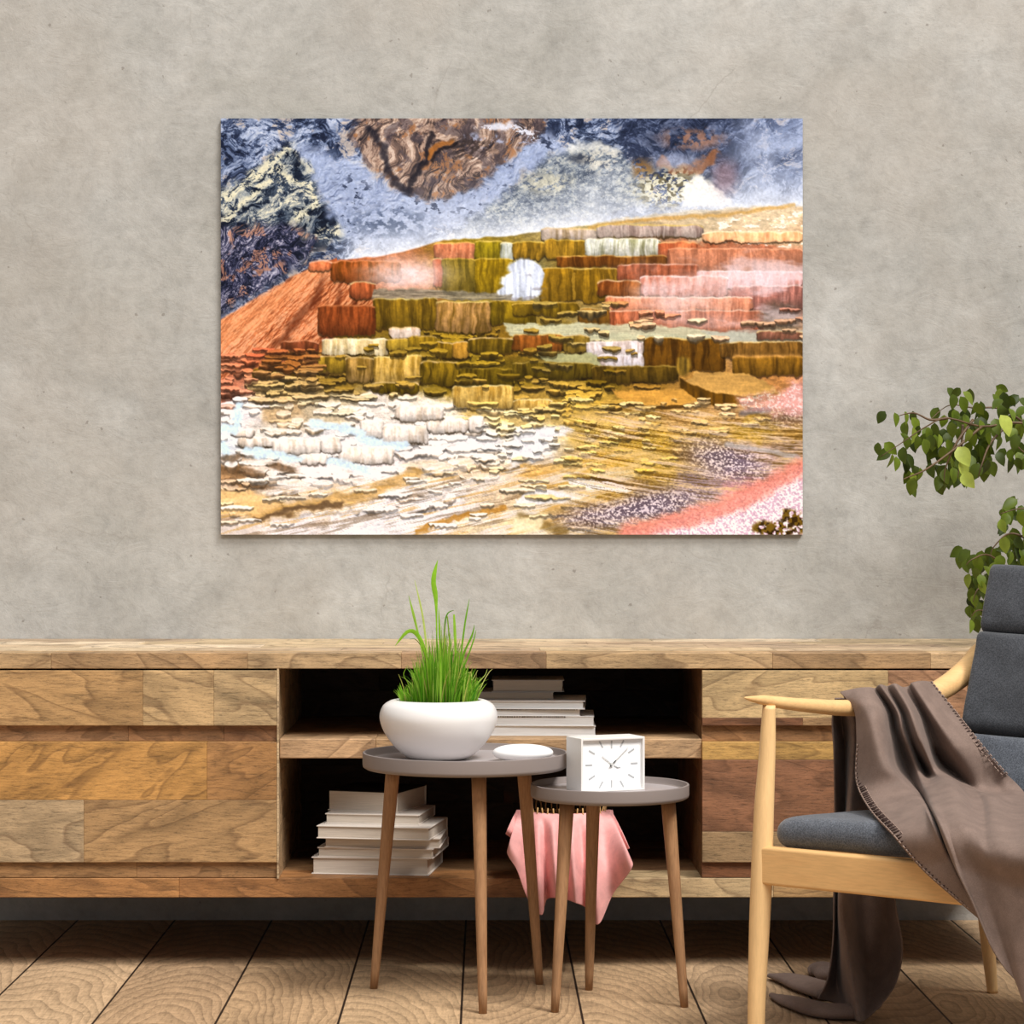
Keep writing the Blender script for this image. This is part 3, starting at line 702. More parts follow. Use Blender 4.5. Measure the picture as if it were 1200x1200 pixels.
def mat_fabric(name, c, c2, scale=420, bump=.5, sheen=.3):
    t = NT(name); v = t.coord()
    a = t.noise(v, scale, 2, .6); b = t.noise(v, 26, 5, .65); w = t.noise(t.map(v, (1, 1, .3)), 900, 2)
    col = t.mixc(lin(c), lin(c2), t.ramp(a, [(.35, G4(0)), (.68, G4(1))]))
    col = t.mixc(col, t.ramp(b, [(.3, G4(.82)), (.7, G4(1.14))]), 1, 'MULTIPLY')
    t.bump(t.math('ADD', a, t.math('MULTIPLY', b, 2.5)), bump, .0012)
    return t.fin(col, .95, .1, Sheen_Weight=sheen, Sheen_Roughness=.5)

M = {}
M['wall'] = mat_wall(); M['floor'] = mat_floor(); M['boards'] = mat_boards('finger_jointed_hardwood')
M['white'] = mat_plain('white_glaze', (226, 223, 221), .32, .45, .01)
M['stone'] = mat_plain('white_matt_ceramic', (240, 238, 236), .45, .4, .01)
M['tray'] = mat_plain('taupe_lacquer', (132, 122, 118), .55, .3, .02)
M['traytop'] = mat_plain('taupe_lacquer_reflect', (176, 168, 168), .3, .5, .02)  # tray floor: its reflected light is put into a paler lacquer colour
M['leg'] = mat_wood('walnut_stained_beech', (164, 124, 88), 'Z', .26, (112, 76, 50))
M['oak'] = mat_wood('pale_oak_vertical', (228, 190, 136), 'Z', .07)
M['oakx'] = mat_wood('pale_oak_lengthwise', (222, 180, 124), 'X', .09, (198, 150, 96), s=.7)
M['oaku'] = mat_wood('pale_oak_rail', (220, 176, 118), 'X', .10, (190, 140, 88), s=.9, turn=.657)
M['grey'] = mat_fabric('charcoal_felt', (62, 66, 73), (100, 104, 112))
M['greyd'] = mat_fabric('dark_charcoal_felt', (48, 50, 54), (76, 78, 83))
M['throw'] = mat_fabric('taupe_satin_weave', (114, 96, 87), (130, 111, 101), 700, .12, .08)
M['throw'].node_tree.nodes['Principled BSDF'].inputs['Roughness'].default_value = .62
M['stitch'] = mat_plain('dark_brown_yarn', (62, 46, 42), .8, .2)
M['stitchl'] = mat_plain('light_brown_yarn', (150, 128, 116), .8, .2)
M['pink'] = mat_fabric('pink_cotton', (228, 164, 160), (234, 172, 168), 900, .05, .1)
M['wicker'] = mat_wood('brown_wicker', (186, 146, 92), 'Z', .25)
M['page'] = NT('book_pages')
def mat_pages(name, c):
    t = NT(name); v = t.coord()
    n = t.noise(t.map(v, (.6, .6, 40)), 30, 3, .6)
    col = t.mixc(lin(c), t.ramp(n, [(.35, G4(.84)), (.55, G4(1.0)), (.7, G4(1.04))]), 1, 'MULTIPLY')
    t.bump(n, .3, .0006); return t.fin(col, .8, .2)
bpy.data.materials.remove(M['page'].m)
M['page'] = mat_pages('cream_page_block', (200, 188, 174)); M['pagew'] = mat_pages('white_page_block', (232, 230, 228))
M['cover'] = mat_plain('off_white_board', (208, 198, 188), .5, .3, .03); M['coverw'] = mat_plain('white_board', (240, 239, 238), .45, .3, .02)
M['coverk'] = mat_plain('black_cloth_board', (14, 15, 20), .8, .2, .1); M['coverg'] = mat_plain('grey_board', (176, 172, 170), .5, .3, .03)
M['ink'] = mat_plain('black_ink', (40, 38, 38), .7, .2, .0)
M['dial'] = mat_plain('white_dial', (242, 243, 243), .4, .3, .005); M['case'] = mat_plain('white_clock_case', (228, 225, 221), .4, .35, .01)
M['mark'] = mat_plain('grey_marks', (176, 178, 180), .4, .4, .0); M['hand'] = mat_plain('dark_steel_hand', (52, 54, 54), .35, .5, 0.); M['handl'] = mat_plain('pale_hand', (196, 196, 194), .4, .4, 0)
M['soil'] = mat_plain('dark_soil', (50, 40, 30), .95, .1, .3, 60, .6, 90)
M['bark'] = mat_wood('brown_twig_bark', (96, 74, 50), 'Z', .25)
M['rattan'] = mat_plain('terracotta_grey_pot', (150, 146, 140), .8, .2, .06, 20, .4, 60)
def mat_leaf(name, c1, c2, c3, trans=.35):
    t = NT(name)
    a = t.n('Attribute', attribute_name='tone')
    v = t.coord()
    col = t.ramp(a.outputs['Alpha'], [(0, lin(c1)), (.5, lin(c2)), (1, lin(c3))])
    col = t.mixc(col, a.outputs['Color'], 1, 'MULTIPLY')
    col = t.mixc(col, t.ramp(t.noise(v, 60, 3), [(.3, G4(.85)), (.7, G4(1.1))]), 1, 'MULTIPLY')
    t.fin(col, .42, .4)
    tr = t.n('BsdfTranslucent'); t.l(col, tr.inputs['Color'])
    mx = t.n('MixShader'); mx.inputs[0].default_value = trans
    t.l(t.b.outputs[0], mx.inputs[1]); t.l(tr.outputs[0], mx.inputs[2]); t.l(mx.outputs[0], t.out.inputs[0])
    return t.m
M['leaf'] = mat_leaf('ficus_leaf', (54, 68, 22), (112, 132, 38), (190, 204, 96), .3)
M['grass'] = mat_leaf('grass_blade', (78, 150, 22), (150, 208, 52), (198, 214, 116), .45)

# ================================================================ setting
w = MB().box(-4.2, 4.2, D, D + .12, -.02, 3.4).build('wall_back', M['wall'], smooth=False); tag(w, kind='structure')
f = MB().box(-4.2, 4.2, -1.2, D, -.06, 0).build('floor', M['floor'], smooth=False); tag(f, kind='structure')

# ================================================================ canvas print
def canvas():
    NX, NY = 885, 633
    im = paint_canvas(NX, NY)
    import numpy as np
    A = at(259, 139, 1); B = at(940.5, 626.5, 1)
    T = .012; yb = D - .0005; yf = yb - T
    k = yf / D                                   # the print stands a little in front of the wall
    x0, x1 = A.x * k, B.x * k; z1 = H + (A.z - H) * k; z0 = H + (B.z - H) * k
    root = empty('canvas_print', ((x0 + x1) / 2, yb, z0), 'large landscape canvas print of steaming orange and white rock terraces on the wall', 'picture')
    b = MB().box(x0, x1, yf + .0006, yb, z0, z1); b.build('stretched_edge', mat_plain('canvas_edge', (120, 112, 104), .8, .1), root, smooth=False)
    xs = np.linspace(x0, x1, NX) - root.location.x; zs = np.linspace(z1, z0, NY) - root.location.z
    XX, ZZ = np.meshgrid(xs, zs)
    co = np.stack([XX, np.full_like(XX, yf - yb), ZZ], -1).reshape(-1, 3).astype('f')
    idx = np.arange(NX * NY).reshape(NY, NX)
    q = np.stack([idx[:-1, :-1], idx[1:, :-1], idx[1:, 1:], idx[:-1, 1:]], -1).reshape(-1, 4)
    me = bpy.data.meshes.new('printed_face')
    me.vertices.add(len(co)); me.vertices.foreach_set('co', co.ravel())
    me.loops.add(q.size); me.loops.foreach_set('vertex_index', q.ravel().astype('i'))
    me.polygons.add(len(q)); me.polygons.foreach_set('loop_start', np.arange(0, q.size, 4).astype('i'))
    me.update()
    ca = me.color_attributes.new('print', 'FLOAT_COLOR', 'POINT')
    c = im.reshape(-1, 3) / 255.0
    c = np.where(c <= .04045, c / 12.92, ((c + .055) / 1.055) ** 2.4)
    ca.data.foreach_set('color', np.concatenate([c, np.ones((len(c), 1))], 1).astype('f').ravel())
    t = NT('printed_canvas'); a = t.n('Attribute', attribute_name='print')
    col = t.mixc(a.outputs['Color'], G4(PRINT_GAIN), 1, 'MULTIPLY')
    t.fin(col, .85, .08); me.materials.append(t.m)
    o = bpy.data.objects.new('printed_face', me); COL.objects.link(o); o.parent = root
PRINT_GAIN = .87
canvas()

# ================================================================ media console
YF = .885 * D                                     # front plane of the console
XL, XR = -1.24, 1.19
def zf(py, d=.885): return H - (py - CY) * d * K
def xf(px, d=.885): return (px - CX) * d * K
rs = random.Random(3)
def tone(c):
    g_ = sum(c) / 3.0
    return lin([(v * .88 + g_ * .12) * .955 for v in c])[:3] + (rs.random(),)
con = empty('media_console', (0, YF + .3, 0), 'long wall-hung media console of mixed-tone finger-jointed hardwood with open middle shelves', 'console')
YB = D - .001
# top board: several lengths glued end to end
def stave_run(mb, x0, x1, y0, y1, z0, z1, cuts, cols):
    e = [x0] + cuts + [x1]
    for i in range(len(e) - 1): mb.box(e[i], e[i + 1], y0, y1, z0, z1, tone(cols[i % len(cols)]))
zt, ztb = zf(765), zf(783.5)
mb = MB()
TC = [(198, 160, 112), (186, 146, 100), (206, 168, 120), (178, 138, 98)]
e = [XL, xf(60), xf(290), xf(470), xf(640), xf(905), xf(1090), XR]
for i in range(len(e) - 1): mb.box(e[i], e[i + 1], YF, YF + .09, ztb, zt, tone(TC[i % 4]))
TT = [(220, 192, 152), (206, 176, 138), (228, 202, 166), (190, 160, 126), (214, 184, 140)]  # top surface rows: light from above put into paler wood tones
for r in range(4):
    y0 = YF + .09 + r * (YB - YF - .09) / 4; y1 = YF + .09 + (r + 1) * (YB - YF - .09) / 4
    x = XL; k = r
    while x < XR - .05:
        x2 = min(x + rs.uniform(.3, .62), XR)
        if XR - x2 < .12: x2 = XR
        mb.box(x, x2, y0, y1, ztb, zt, tone(TT[k % 5])); x = x2; k += 1 + rs.randrange(2)
mb.build('top_board', M['boards'], con, cols=True, smooth=False, bevel=.0016)
zb1, zb0 = zf(1029), zf(1051.5)
mb = MB()
e = [XL, xf(210), xf(560), xf(700), xf(906), XR]
BC = [(186, 128, 72), (176, 118, 66), (160, 108, 66), (206, 174, 126), (208, 162, 104)]
for i in range(5): mb.box(e[i], e[i + 1], YF, YF + .12, zb0, zb1, tone(BC[i]))
for r in range(3):
    y0 = YF + .12 + r * (YB - YF - .12) / 3; y1 = YF + .12 + (r + 1) * (YB - YF - .12) / 3
    for i in range(4): mb.box(XL + (XR - XL) * i / 4, XL + (XR - XL) * (i + 1) / 4, y0, y1, zb0, zb1, tone(((150, 108, 68), (166, 120, 76), (140, 98, 62))[(i + r) % 3]))
mb.build('base_board', M['boards'], con, cols=True, smooth=False, bevel=.0016)
# uprights
cl, cr = xf(325), xf(822.5)
def upright(x0, x1, col, nm='side_panel', y0=YF - .001):
    m_ = MB()
    for i in range(4):
        z0 = zb1 + (ztb - zb1) * i / 4; z1 = zb1 + (ztb - zb1) * (i + 1) / 4
        m_.box(x0, x1, y0, YB - .03, z0, z1, tone(col[i % len(col)]))
    return m_.build(nm, M['boards'], con, cols=True, smooth=False, bevel=.0008)
upright(cl - .016, cl + .0035, [(196, 160, 116), (186, 150, 108)], y0=YF + .017)
MB().box(cl, cl + .0035, YF - .004, YF + .017, zb1, ztb, tone((214, 182, 138))).build('panel_edge', M['boards'], con, cols=True, smooth=False)
upright(cr, cr + .018, [(150, 104, 66), (136, 92, 58)], y0=YF + .013)
upright(XL, XL + .03, [(190, 150, 104)]); upright(XR - .03, XR, [(190, 150, 104)])
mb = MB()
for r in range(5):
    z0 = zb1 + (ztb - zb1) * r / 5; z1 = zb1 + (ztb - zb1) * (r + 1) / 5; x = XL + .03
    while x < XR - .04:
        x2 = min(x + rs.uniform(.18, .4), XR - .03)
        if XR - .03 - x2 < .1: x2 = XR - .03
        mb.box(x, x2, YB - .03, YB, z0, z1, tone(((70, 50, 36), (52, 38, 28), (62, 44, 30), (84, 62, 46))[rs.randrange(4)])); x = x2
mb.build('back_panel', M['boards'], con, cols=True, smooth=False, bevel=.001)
mb = MB()
zs1, zs0 = zf(866), zf(889)
e = [cl + .004, xf(440), xf(700), cr]
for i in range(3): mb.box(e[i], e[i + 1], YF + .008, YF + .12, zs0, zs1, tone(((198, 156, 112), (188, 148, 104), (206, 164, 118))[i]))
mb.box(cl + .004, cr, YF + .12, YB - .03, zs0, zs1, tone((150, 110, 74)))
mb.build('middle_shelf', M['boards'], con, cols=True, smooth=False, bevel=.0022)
# drawer fronts
def front(nm, rows, x0, x1, y0=YF - .006, dep=.022):
    m_ = MB()
    for (pa, pb, segs) in rows:
        z1, z0 = zf(pa), zf(pb)
        xs_ = [s_[0] for s_ in segs] + [None]
        for i, (xa, c) in enumerate(segs):
            xb = segs[i + 1][0] if i + 1 < len(segs) else x1
            m_.box(xa if i else x0, xb, y0, y0 + dep, z0, z1, tone(c))
    return m_.build(nm, M['boards'], con, cols=True, smooth=False, bevel=.0012)
lx0, lx1 = XL + .03, cl - .0006
rx0, rx1 = cr + .0185, XR - .03
rx0 = cr + .0
front('drawer_front', [(785.5, 850, [(lx0, (196, 156, 104)), (xf(-60), (190, 146, 92)), (xf(168), (204, 166, 114)), (xf(251), (198, 164, 116))])], lx0, lx1)
front('drawer_front', [(869, 937, [(lx0, (206, 150, 80)), (xf(-90), (200, 144, 74)), (xf(243), (172, 122, 70))]), (937, 1010, [(lx0, (186, 156, 116)), (xf(99), (184, 142, 92))])], lx0, lx1)
front('drawer_front', [(785.5, 841, [(rx0, (208, 172, 118)), (xf(1040), (182, 132, 94))]), (841, 850, [(rx0, (138, 88, 56)), (xf(940), (196, 150, 100))])], rx0, rx1)
front('drawer_front', [(869, 890, [(rx0, (210, 160, 84))]), (890, 974, [(rx0, (150, 100, 68)), (xf(1030), (168, 116, 78))]), (974, 1010, [(rx0, (172, 138, 96)), (xf(1060), (190, 150, 104))])], rx0, rx1)
front('finger_groove', [(850, 869, [(lx0, (170, 124, 82)), (xf(150), (164, 116, 74)), (xf(262), (156, 108, 70))])], lx0, lx1, YF + .008, .014)
front('finger_groove', [(1010, 1028.5, [(lx0, (170, 124, 76)), (xf(160), (160, 116, 72))])], lx0, lx1, YF + .004, .014)
front('finger_groove', [(850, 869, [(rx0, (176, 126, 80))])], rx0, rx1, YF + .008, .014)
front('finger_groove', [(1010, 1028.5, [(rx0, (134, 84, 52))])], rx0, rx1, YF + .004, .014)

# ================================================================ books
def book(px0, px1, py0, py1, d, depth, rot, zbase, cover, pages, label, grp, ct=.0022, inset=.004, open_front=True, text=False, topm=None, edge=True):
    """a hardback lying flat; px0..px1 its front edge, rot turns it (degrees)"""
    wd = (px1 - px0) * d * K / math.cos(math.radians(rot)); th = (py1 - py0) * d * K
    c = at(px0, py1, d); M_ = Matrix.Translation((c.x, c.y, zbase)) @ Matrix.Rotation(math.radians(-rot), 4, 'Z')
    r = empty('book', M_ @ Vector((wd / 2, depth / 2, 0)), label, 'book', grp)
    b = MB().box(inset, wd - inset, inset, depth - .004, ct, th - ct, M=M_).build('page_block', pages, r, smooth=False)
    m_ = MB()
    m_.box(0, wd, 0, depth, 0, ct, M=M_)
    if not topm: m_.box(0, wd, 0, depth, th - ct, th, M=M_)
    m_.box(0, wd, depth - ct * 1.2, depth, 0, th, M=M_) 
    if not open_front: m_.box(0, ct, 0, depth, 0, th, M=M_)
    cv_ = m_.build('cover', cover, r, smooth=False, bevel=.0006)
    if topm: MB().box(0, wd, 0, depth, th - ct, th, M=M_).build('cover', topm, r, smooth=False, bevel=.0006)
    if text:
        t_ = MB(); rr = random.Random(int(px1)); x = wd * text[0]
        while x < wd * text[1]:
            wl = rr.uniform(.0012, .0042)
            t_.box(x, x + wl, -.0005, 0, th - ct * rr.uniform(.2, .5) - .0016, th - ct * .1, M=M_)
            x += wl + rr.uniform(.0006, .0022)
        t_.build('worn_lettering', M['ink'], cv_, smooth=False)
    return zbase + th
z = zb1
gl = 'books stacked in the lower compartment'
low = [(365, 503, 1004.5, 1024.5, .896, .21, 7, 'page', 'cover', 'thick off-white hardback at the bottom of the lower stack on the console base board'),
       (372, 508, 993.5, 1005, .896, .215, 8, 'page', 'cover', 'thin off-white book second from the bottom of the lower stack'),
       (380, 516, 982, 993.5, .895, .19, 4, 'page', 'cover', 'slim cream book third from the bottom of the lower stack'),
       (371, 504, 967, 982, .893, .2, 10, 'page', 'cover', 'medium cream book jutting out left, third from the top of the lower stack'),
       (381, 492, 955.5, 967.5, .899, .19, 9, 'page', 'cover', 'thin cream book directly under the black-topped book'),
       (384, 468, 929.5, 953.5, .909, .17, 19, 'page', 'coverk', 'thick small cream-paged book with black cover topping the lower stack')]
for i, (a, b_, c, d_, dd, dep, rt, pg, cv, lb) in enumerate(low):
    z = book(a, b_, c, d_, dd, dep, rt, z, M['cover'], M[pg], lb, gl, topm=(M['coverk'] if cv == 'coverk' else None), inset=(.003 if i else .004), ct=.0022)
z = zs1
gu = 'books stacked on the middle shelf'
up = [(505, 698, 856, 867.5, .9, .2, 1, 'pagew', 'coverw', 'wide white book lying lowest in the shelf stack', None),
      (512, 696, 844.5, 856, .9, .19, 2, 'pagew', 'coverw', 'wide white book with black spine lettering, second from the bottom on the shelf', (.36, .82)),
      (516, 680, 836.5, 845, .899, .18, 1, 'pagew', 'coverw', 'pale book with dark speckled edge in the middle of the shelf stack', (.40, .98)),
      (520, 685, 826.5, 836.5, .899, .19, 3, 'pagew', 'coverw', 'white hardback with jutting cover edges, third from the top of the shelf stack', None),
      (560, 649, 817.5, 826.5, .904, .15, 0, 'page', 'coverg', 'short grey book second from the top of the shelf stack', None),
      (576, 661, 803.5, 817.5, .904, .15, 1, 'page', 'coverg', 'grey hardback with overhanging covers topping the shelf stack', None)]
for i, (a, b_, c, d_, dd, dep, rt, pg, cv, lb, tx) in enumerate(up):
    z = book(a, b_, c, d_, dd, dep, rt, z, M[cv], M[pg], lb, gu, text=tx, inset=.004 if i in (3, 5) else .0015, ct=.0018)

# ================================================================ side tables
def side_table(cx, cy, R, zt_, rim, feet, label, rb):
    r = empty('side_table', (cx, cy, 0), label, 'table', 'round tray side tables')
    zf_ = zt_ - rim * .45
    pr = [(R * .5, zt_ - rim), (R - .006, zt_ - rim), (R - .001, zt_ - rim + .003), (R, zt_ - rim + .008), (R, zt_ - .0015), (R - .0015, zt_), (R - .0035, zt_), (R - .005, zt_ - .0015), (R - .007, zf_ + .003), (R - .012, zf_), (R * .5, zf_)]
    MB().lathe(pr, 96, cx, cy).build('tray_rim', M['tray'], r, auto=True)
    MB().lathe([(R - .0125, zf_ - .001), (R - .0125, zf_ + .0004), (R - .02, zf_ + .0006)], 96, cx, cy).build('tray_floor', M['traytop'], r, smooth=False)
    for (fx, fy) in feet:
        vx, vy = fx - cx, fy - cy
        tx, ty = cx + vx * .78, cy + vy * .78
        n = 12; pts = []; rad = []
        for i in range(n):
            t_ = i / (n - 1)
            pts.append((tx + (fx - tx) * t_, ty + (fy - ty) * t_, (zt_ - rim + .001) * (1 - t_)))
            rad.append(rb * (1.0 - .42 * t_) if i else rb * 1.0)
        rad[-1] *= .92
        MB().tube(pts, rad, 20).build('leg', M['leg'], r, auto=True)
    return zf_
Bc = (-.0403, 4.76)
zbig = side_table(*Bc, .2017, .4835, .0315, [(-.2244, 4.85), (-.005, 4.60), (.109, 4.896)], 'taller grey tray side table with three wooden legs, carrying the grass bowl', .0145)
Sc = (.2416, 4.70)
zsm = side_table(*Sc, .1540, .4275, .028, [(.132, 4.611), (.2066, 4.834), (.3834, 4.66)], 'lower grey tray side table with three wooden legs, carrying the clock', .0142)

# ================================================================ grass bowl
pc = Vector((at(514, 880, .835).x, 4.755, zbig))
pot = empty('potted_grass', pc, 'white round ceramic bowl of tall green grass on the taller side table', 'plant')
HB = .1165; s_ = .1158
oc = [Vector(q) for q in [(.046, 0, 0), (.058, .002, 0), (.074, .0125, 0), (.092, .031, 0), (.107, .053, 0), (.1150, .074, 0), (.1155, .090, 0), (.109, .105, 0), (.097, .1135, 0), (.087, .1162, 0), (.0825, .1150, 0), (.0815, .110, 0), (.083, .098, 0)]]
prof = [(.030, 0)] + [(q.x, q.y) for q in spline(oc, 60)]
MB().lathe([(a, pc.z + b + .0008) for a, b in prof] , 96, pc.x, pc.y).build('bowl', M['white'], pot, auto=True)
MB().lathe([(.083, pc.z + .100), (.083, pc.z + .104), (.05, pc.z + .107)], 40, pc.x, pc.y).build('soil', M['soil'], pot)
gr = MB(); rg = random.Random(12)
def blade(p0, dirx, diry, hgt, wid, bend, yaw, c, n=9, kink=None):
    L = []; Rr = []; 
    sx, sy = math.cos(yaw), math.sin(yaw)
    for i in range(n):
        t_ = i / (n - 1)
        q = Vector((p0[0] + dirx * hgt * (t_ * .55 + bend * t_ ** 2.6), p0[1] + diry * hgt * (t_ * .55 + bend * t_ ** 2.6), p0[2] + hgt * (t_ - .28 * abs(bend) * t_ ** 3)))
        w_ = wid * (.55 + .9 * t_ ** .6 - 1.43 * t_ ** 2.4) + .0001
        fold = wid * .25
        L.append((q + Vector((sx * w_, sy * w_, 0)), q + Vector((-sy * fold, sx * fold, 0)), q - Vector((sx * w_, sy * w_, 0))))
    vs = [v for l in L for v in l]; fs = []
    for i in range(n - 1):
        a = i * 3; fs += [(a, a + 1, a + 4, a + 3), (a + 1, a + 2, a + 5, a + 4)]
    gr.add(vs, fs, c)
zs_ = pc.z + .103
for i in range(760):
    a = rg.uniform(0, 2 * math.pi); q = math.sqrt(rg.random())
    x = q * math.cos(a) * .074; y = q * math.sin(a) * .072
    edge = abs(x) / .074
    core = max(0, 1 - abs(x - .004) / .058)
    hg = rg.uniform(.034, .068) + core * .120 * rg.random() ** .85
    if x < -.04: hg *= .7
    lean = x / .074 * .34 + rg.gauss(0, .09); ly = y / .074 * .25 + rg.gauss(0, .08)
    d_ = rg.random(); g_ = rg.uniform(.72, 1.12)
    dry = rg.random() < .1
    cc = (g_ * 1.25, g_ * .98, g_ * 1.0, .95) if dry else (g_, g_, g_, min(.75, d_ * .8))
    blade((pc.x + x, pc.y + y, zs_), lean, ly, hg, rg.uniform(.0010, .0024) * (.6 if dry else 1), rg.uniform(-.2, .9) * (.5 if hg > .1 else .9), rg.uniform(0, math.pi), cc)
def gb(pts, wid, c, n=18):
    """single tall blade following the given photo points"""
    P_ = spline([at(px, py, d) for px, py, d in pts], n); vs = []; fs = []
    for i, q in enumerate(P_):
        t_ = i / (n - 1); w_ = wid[0] * (1 - t_) + wid[1] * t_ if len(wid) == 2 else interp_r(list(wid), n)[i]
        tn = (P_[min(i + 1, n - 1)] - P_[max(i - 1, 0)]).normalized(); s1 = tn.cross(Vector((0, 1, .25))).normalized()
        vs += [q + s1 * w_, q + Vector((0, -.25 * w_, 0)), q - s1 * w_]
    for i in range(n - 1):
        a = i * 3; fs += [(a, a + 1, a + 4, a + 3), (a + 1, a + 2, a + 5, a + 4)]
    gr.add(vs, fs, c)
d0 = .834
gb([(512, 815, d0), (512, 760, d0), (511, 705, d0), (508, 680, d0), (513, 656, d0)], (.0012, .0012, .0016, .0052, .0046, .0003), (1, 1, 1, .45))
gb([(505, 815, d0), (500, 760, d0), (495, 720, d0), (486, 680, d0)], (.0018, .002, .002, .0018, .0003), (1.1, 1.1, 1.2, .9))
gb([(502, 815, d0), (496, 770, d0), (487, 730, d0), (479, 698, d0)], (.001, .0012, .0016, .0026, .0003), (1, 1, 1, .6))
gb([(500, 815, d0), (499, 770, d0), (490, 745, d0), (478, 740, d0), (463, 757, d0)], (.0014, .002, .004, .0045, .0034, .0003), (1, 1, 1, .5))
gb([(500, 790, d0), (497, 765, d0), (488, 750, d0), (480, 749, d0)], (.001, .001, .0008, .0003), (.75, .5, .6, .3))
gb([(536, 815, d0), (540, 770, d0), (545, 730, d0), (550, 702, d0)], (.0016, .0018, .0018, .0016, .0003), (.85, .9, .9, .3))
gb([(538, 790, d0), (544, 765, d0), (553, 745, d0), (556, 732, d0)], (.0016, .002, .002, .0003), (.8, .85, .8, .3))
gb([(540, 790, d0), (548, 770, d0), (555, 750, d0), (558, 738, d0)], (.0012, .0016, .0014, .0003), (.8, .85, .8, .3))
gb([(532, 815, d0), (534, 770, d0), (533, 740, d0), (532, 720, d0)], (.002, .0024, .0028, .0018), (1, 1, 1, .55))
gb([(520, 800, d0), (521, 740, d0), (524, 720, d0), (532, 715, d0)], (.0016, .0016, .0014, .0004), (.7, .75, .7, .2))
gb([(526, 800, d0), (527, 760, d0), (524, 722, d0), (521, 735, d0)], (.0014, .0014, .0012, .0004), (.8, .7, .7, .4))
gb([(545, 790, d0), (552, 788, d0), (553, 797, d0), (560, 785, d0)], (.0008, .0008, .0008, .0003), (1.3, 1.1, 1.3, 1))
gb([(560, 815, d0), (566, 800, d0), (573, 788, d0), (577, 784, d0)], (.0008, .0008, .0006, .0003), (1.3, 1.1, 1.4, 1))
gb([(560, 800, d0), (565, 795, d0), (569, 790, d0), (571, 784, d0)], (.0012, .0008, .0006, .0003), (1.1, 1.1, 1.1, .9))
gb([(484, 815, d0), (478, 800, d0), (473, 790, d0), (478, 780, d0)], (.0008, .0008, .0006, .0003), (.9, .8, .9, .5))
gb([(476, 815, d0), (472, 803, d0), (470, 797, d0), (467, 790, d0)], (.0008, .0008, .0006, .0003), (1.1, .8, .9, .8))
gb([(517, 815, d0), (516, 770, d0), (515, 735, d0), (514, 712, d0)], (.0018, .002, .002, .0003), (.9, .9, .9, .5))
gr.build('grass', M['grass'], pot, cols=True)

# ================================================================ pebble
pb = at(612.5, 889, .828); pv = []
m_ = MB(); pr = []
for i in range(25):
    a = -math.pi / 2 + math.pi * i / 24; ca, sa = math.cos(a), math.sin(a)
    pr.append((max(.0592 * (abs(ca) ** .85), .0004), zbig + .0010 + .0165 + .0165 * math.copysign(abs(sa) ** .95, sa)))
m_.lathe(pr, 64, pb.x, 4.70, sy=.8)
tag(m_.build('pebble', M['stone'], loc=(pb.x, 4.70, zbig)), 'smooth white flattened pebble lying on the tray beside the bowl', 'stone')

# ================================================================ table clock
ca_ = at(681, 926, .8135); th_ = math.radians(23)
Wc, Dc, Hc = .1365, .068, .1035
MC = Matrix.Translation((ca_.x, ca_.y, zsm + .0008)) @ Matrix.Rotation(th_, 4, 'Z')   # x along the face, y into the case
ck = empty('table_clock', MC @ Vector((Wc / 2, Dc / 2, 0)), 'white box-shaped table clock with square dial on the lower side table', 'clock')
b = MB(); fr_ = .0042; rec = .0075
b.box(0, fr_, 0, Dc, 0, Hc, M=MC); b.box(Wc - fr_, Wc, 0, Dc, 0, Hc, M=MC)
b.box(fr_, Wc - fr_, 0, Dc, 0, fr_, M=MC); b.box(fr_, Wc - fr_, 0, Dc, Hc - fr_, Hc, M=MC)
b.box(fr_, Wc - fr_, Dc - .004, Dc, fr_, Hc - fr_, M=MC)
b.build('case', M['case'], ck, smooth=False, bevel=.0008)
dial = MB().box(fr_, Wc - fr_, rec, rec + .002, fr_, Hc - fr_, M=MC).build('dial', M['dial'], ck, smooth=False)
ccx, ccz = Wc * .5, Hc * .5
for k in range(12):
    hm = MB()
    a = math.radians(30 * k); dx, dz = math.sin(a), math.cos(a)
    r1 = min((Wc / 2 - .010) / max(abs(dx), 1e-3), (Hc / 2 - .0065) / max(abs(dz), 1e-3), .056)
    r0 = r1 - .0145
    p, q = Vector((ccx + dx * r0, rec - .0006, ccz + dz * r0)), Vector((ccx + dx * r1, rec - .0006, ccz + dz * r1))
    n_ = Vector((dz, 0, -dx)) * .0015
    vs = [MC @ (p - n_), MC @ (p + n_), MC @ (q + n_), MC @ (q - n_)]
    yv = (MC.to_3x3() @ Vector((0, .0005, 0)))
    hm.add(vs + [v + yv for v in vs], [(0, 1, 2, 3), (7, 6, 5, 4), (0, 4, 5, 1), (1, 5, 6, 2), (2, 6, 7, 3), (3, 7, 4, 0)])
    hm.build('hour_mark', M['mark'], dial, smooth=False)
def hand(nm, ang, r0, r1, w_, mat, y):
    a = math.radians(ang); dx, dz = math.sin(a), math.cos(a)
    p, q = Vector((ccx + dx * r0, y, ccz + dz * r0)), Vector((ccx + dx * r1, y, ccz + dz * r1)); n_ = Vector((dz, 0, -dx)) * w_
    vs = [MC @ (p - n_), MC @ (p + n_), MC @ (q + n_ * .7), MC @ (q - n_ * .7)]; yv = (MC.to_3x3() @ Vector((0, .0006, 0)))
    return MB().add(vs + [v + yv for v in vs], [(0, 1, 2, 3), (7, 6, 5, 4), (0, 4, 5, 1), (1, 5, 6, 2), (2, 6, 7, 3), (3, 7, 4, 0)]).build(nm, mat, ck, smooth=False)
hand('hour_hand', -52, .0, .026, .0008, M['handl'], rec - .0018)
mh = hand('minute_hand', 48, .0, .046, .0008, M['handl'], rec - .0026)
hand('counterweight', 48, -.006, .011, .0013, M['hand'], rec - .0034)
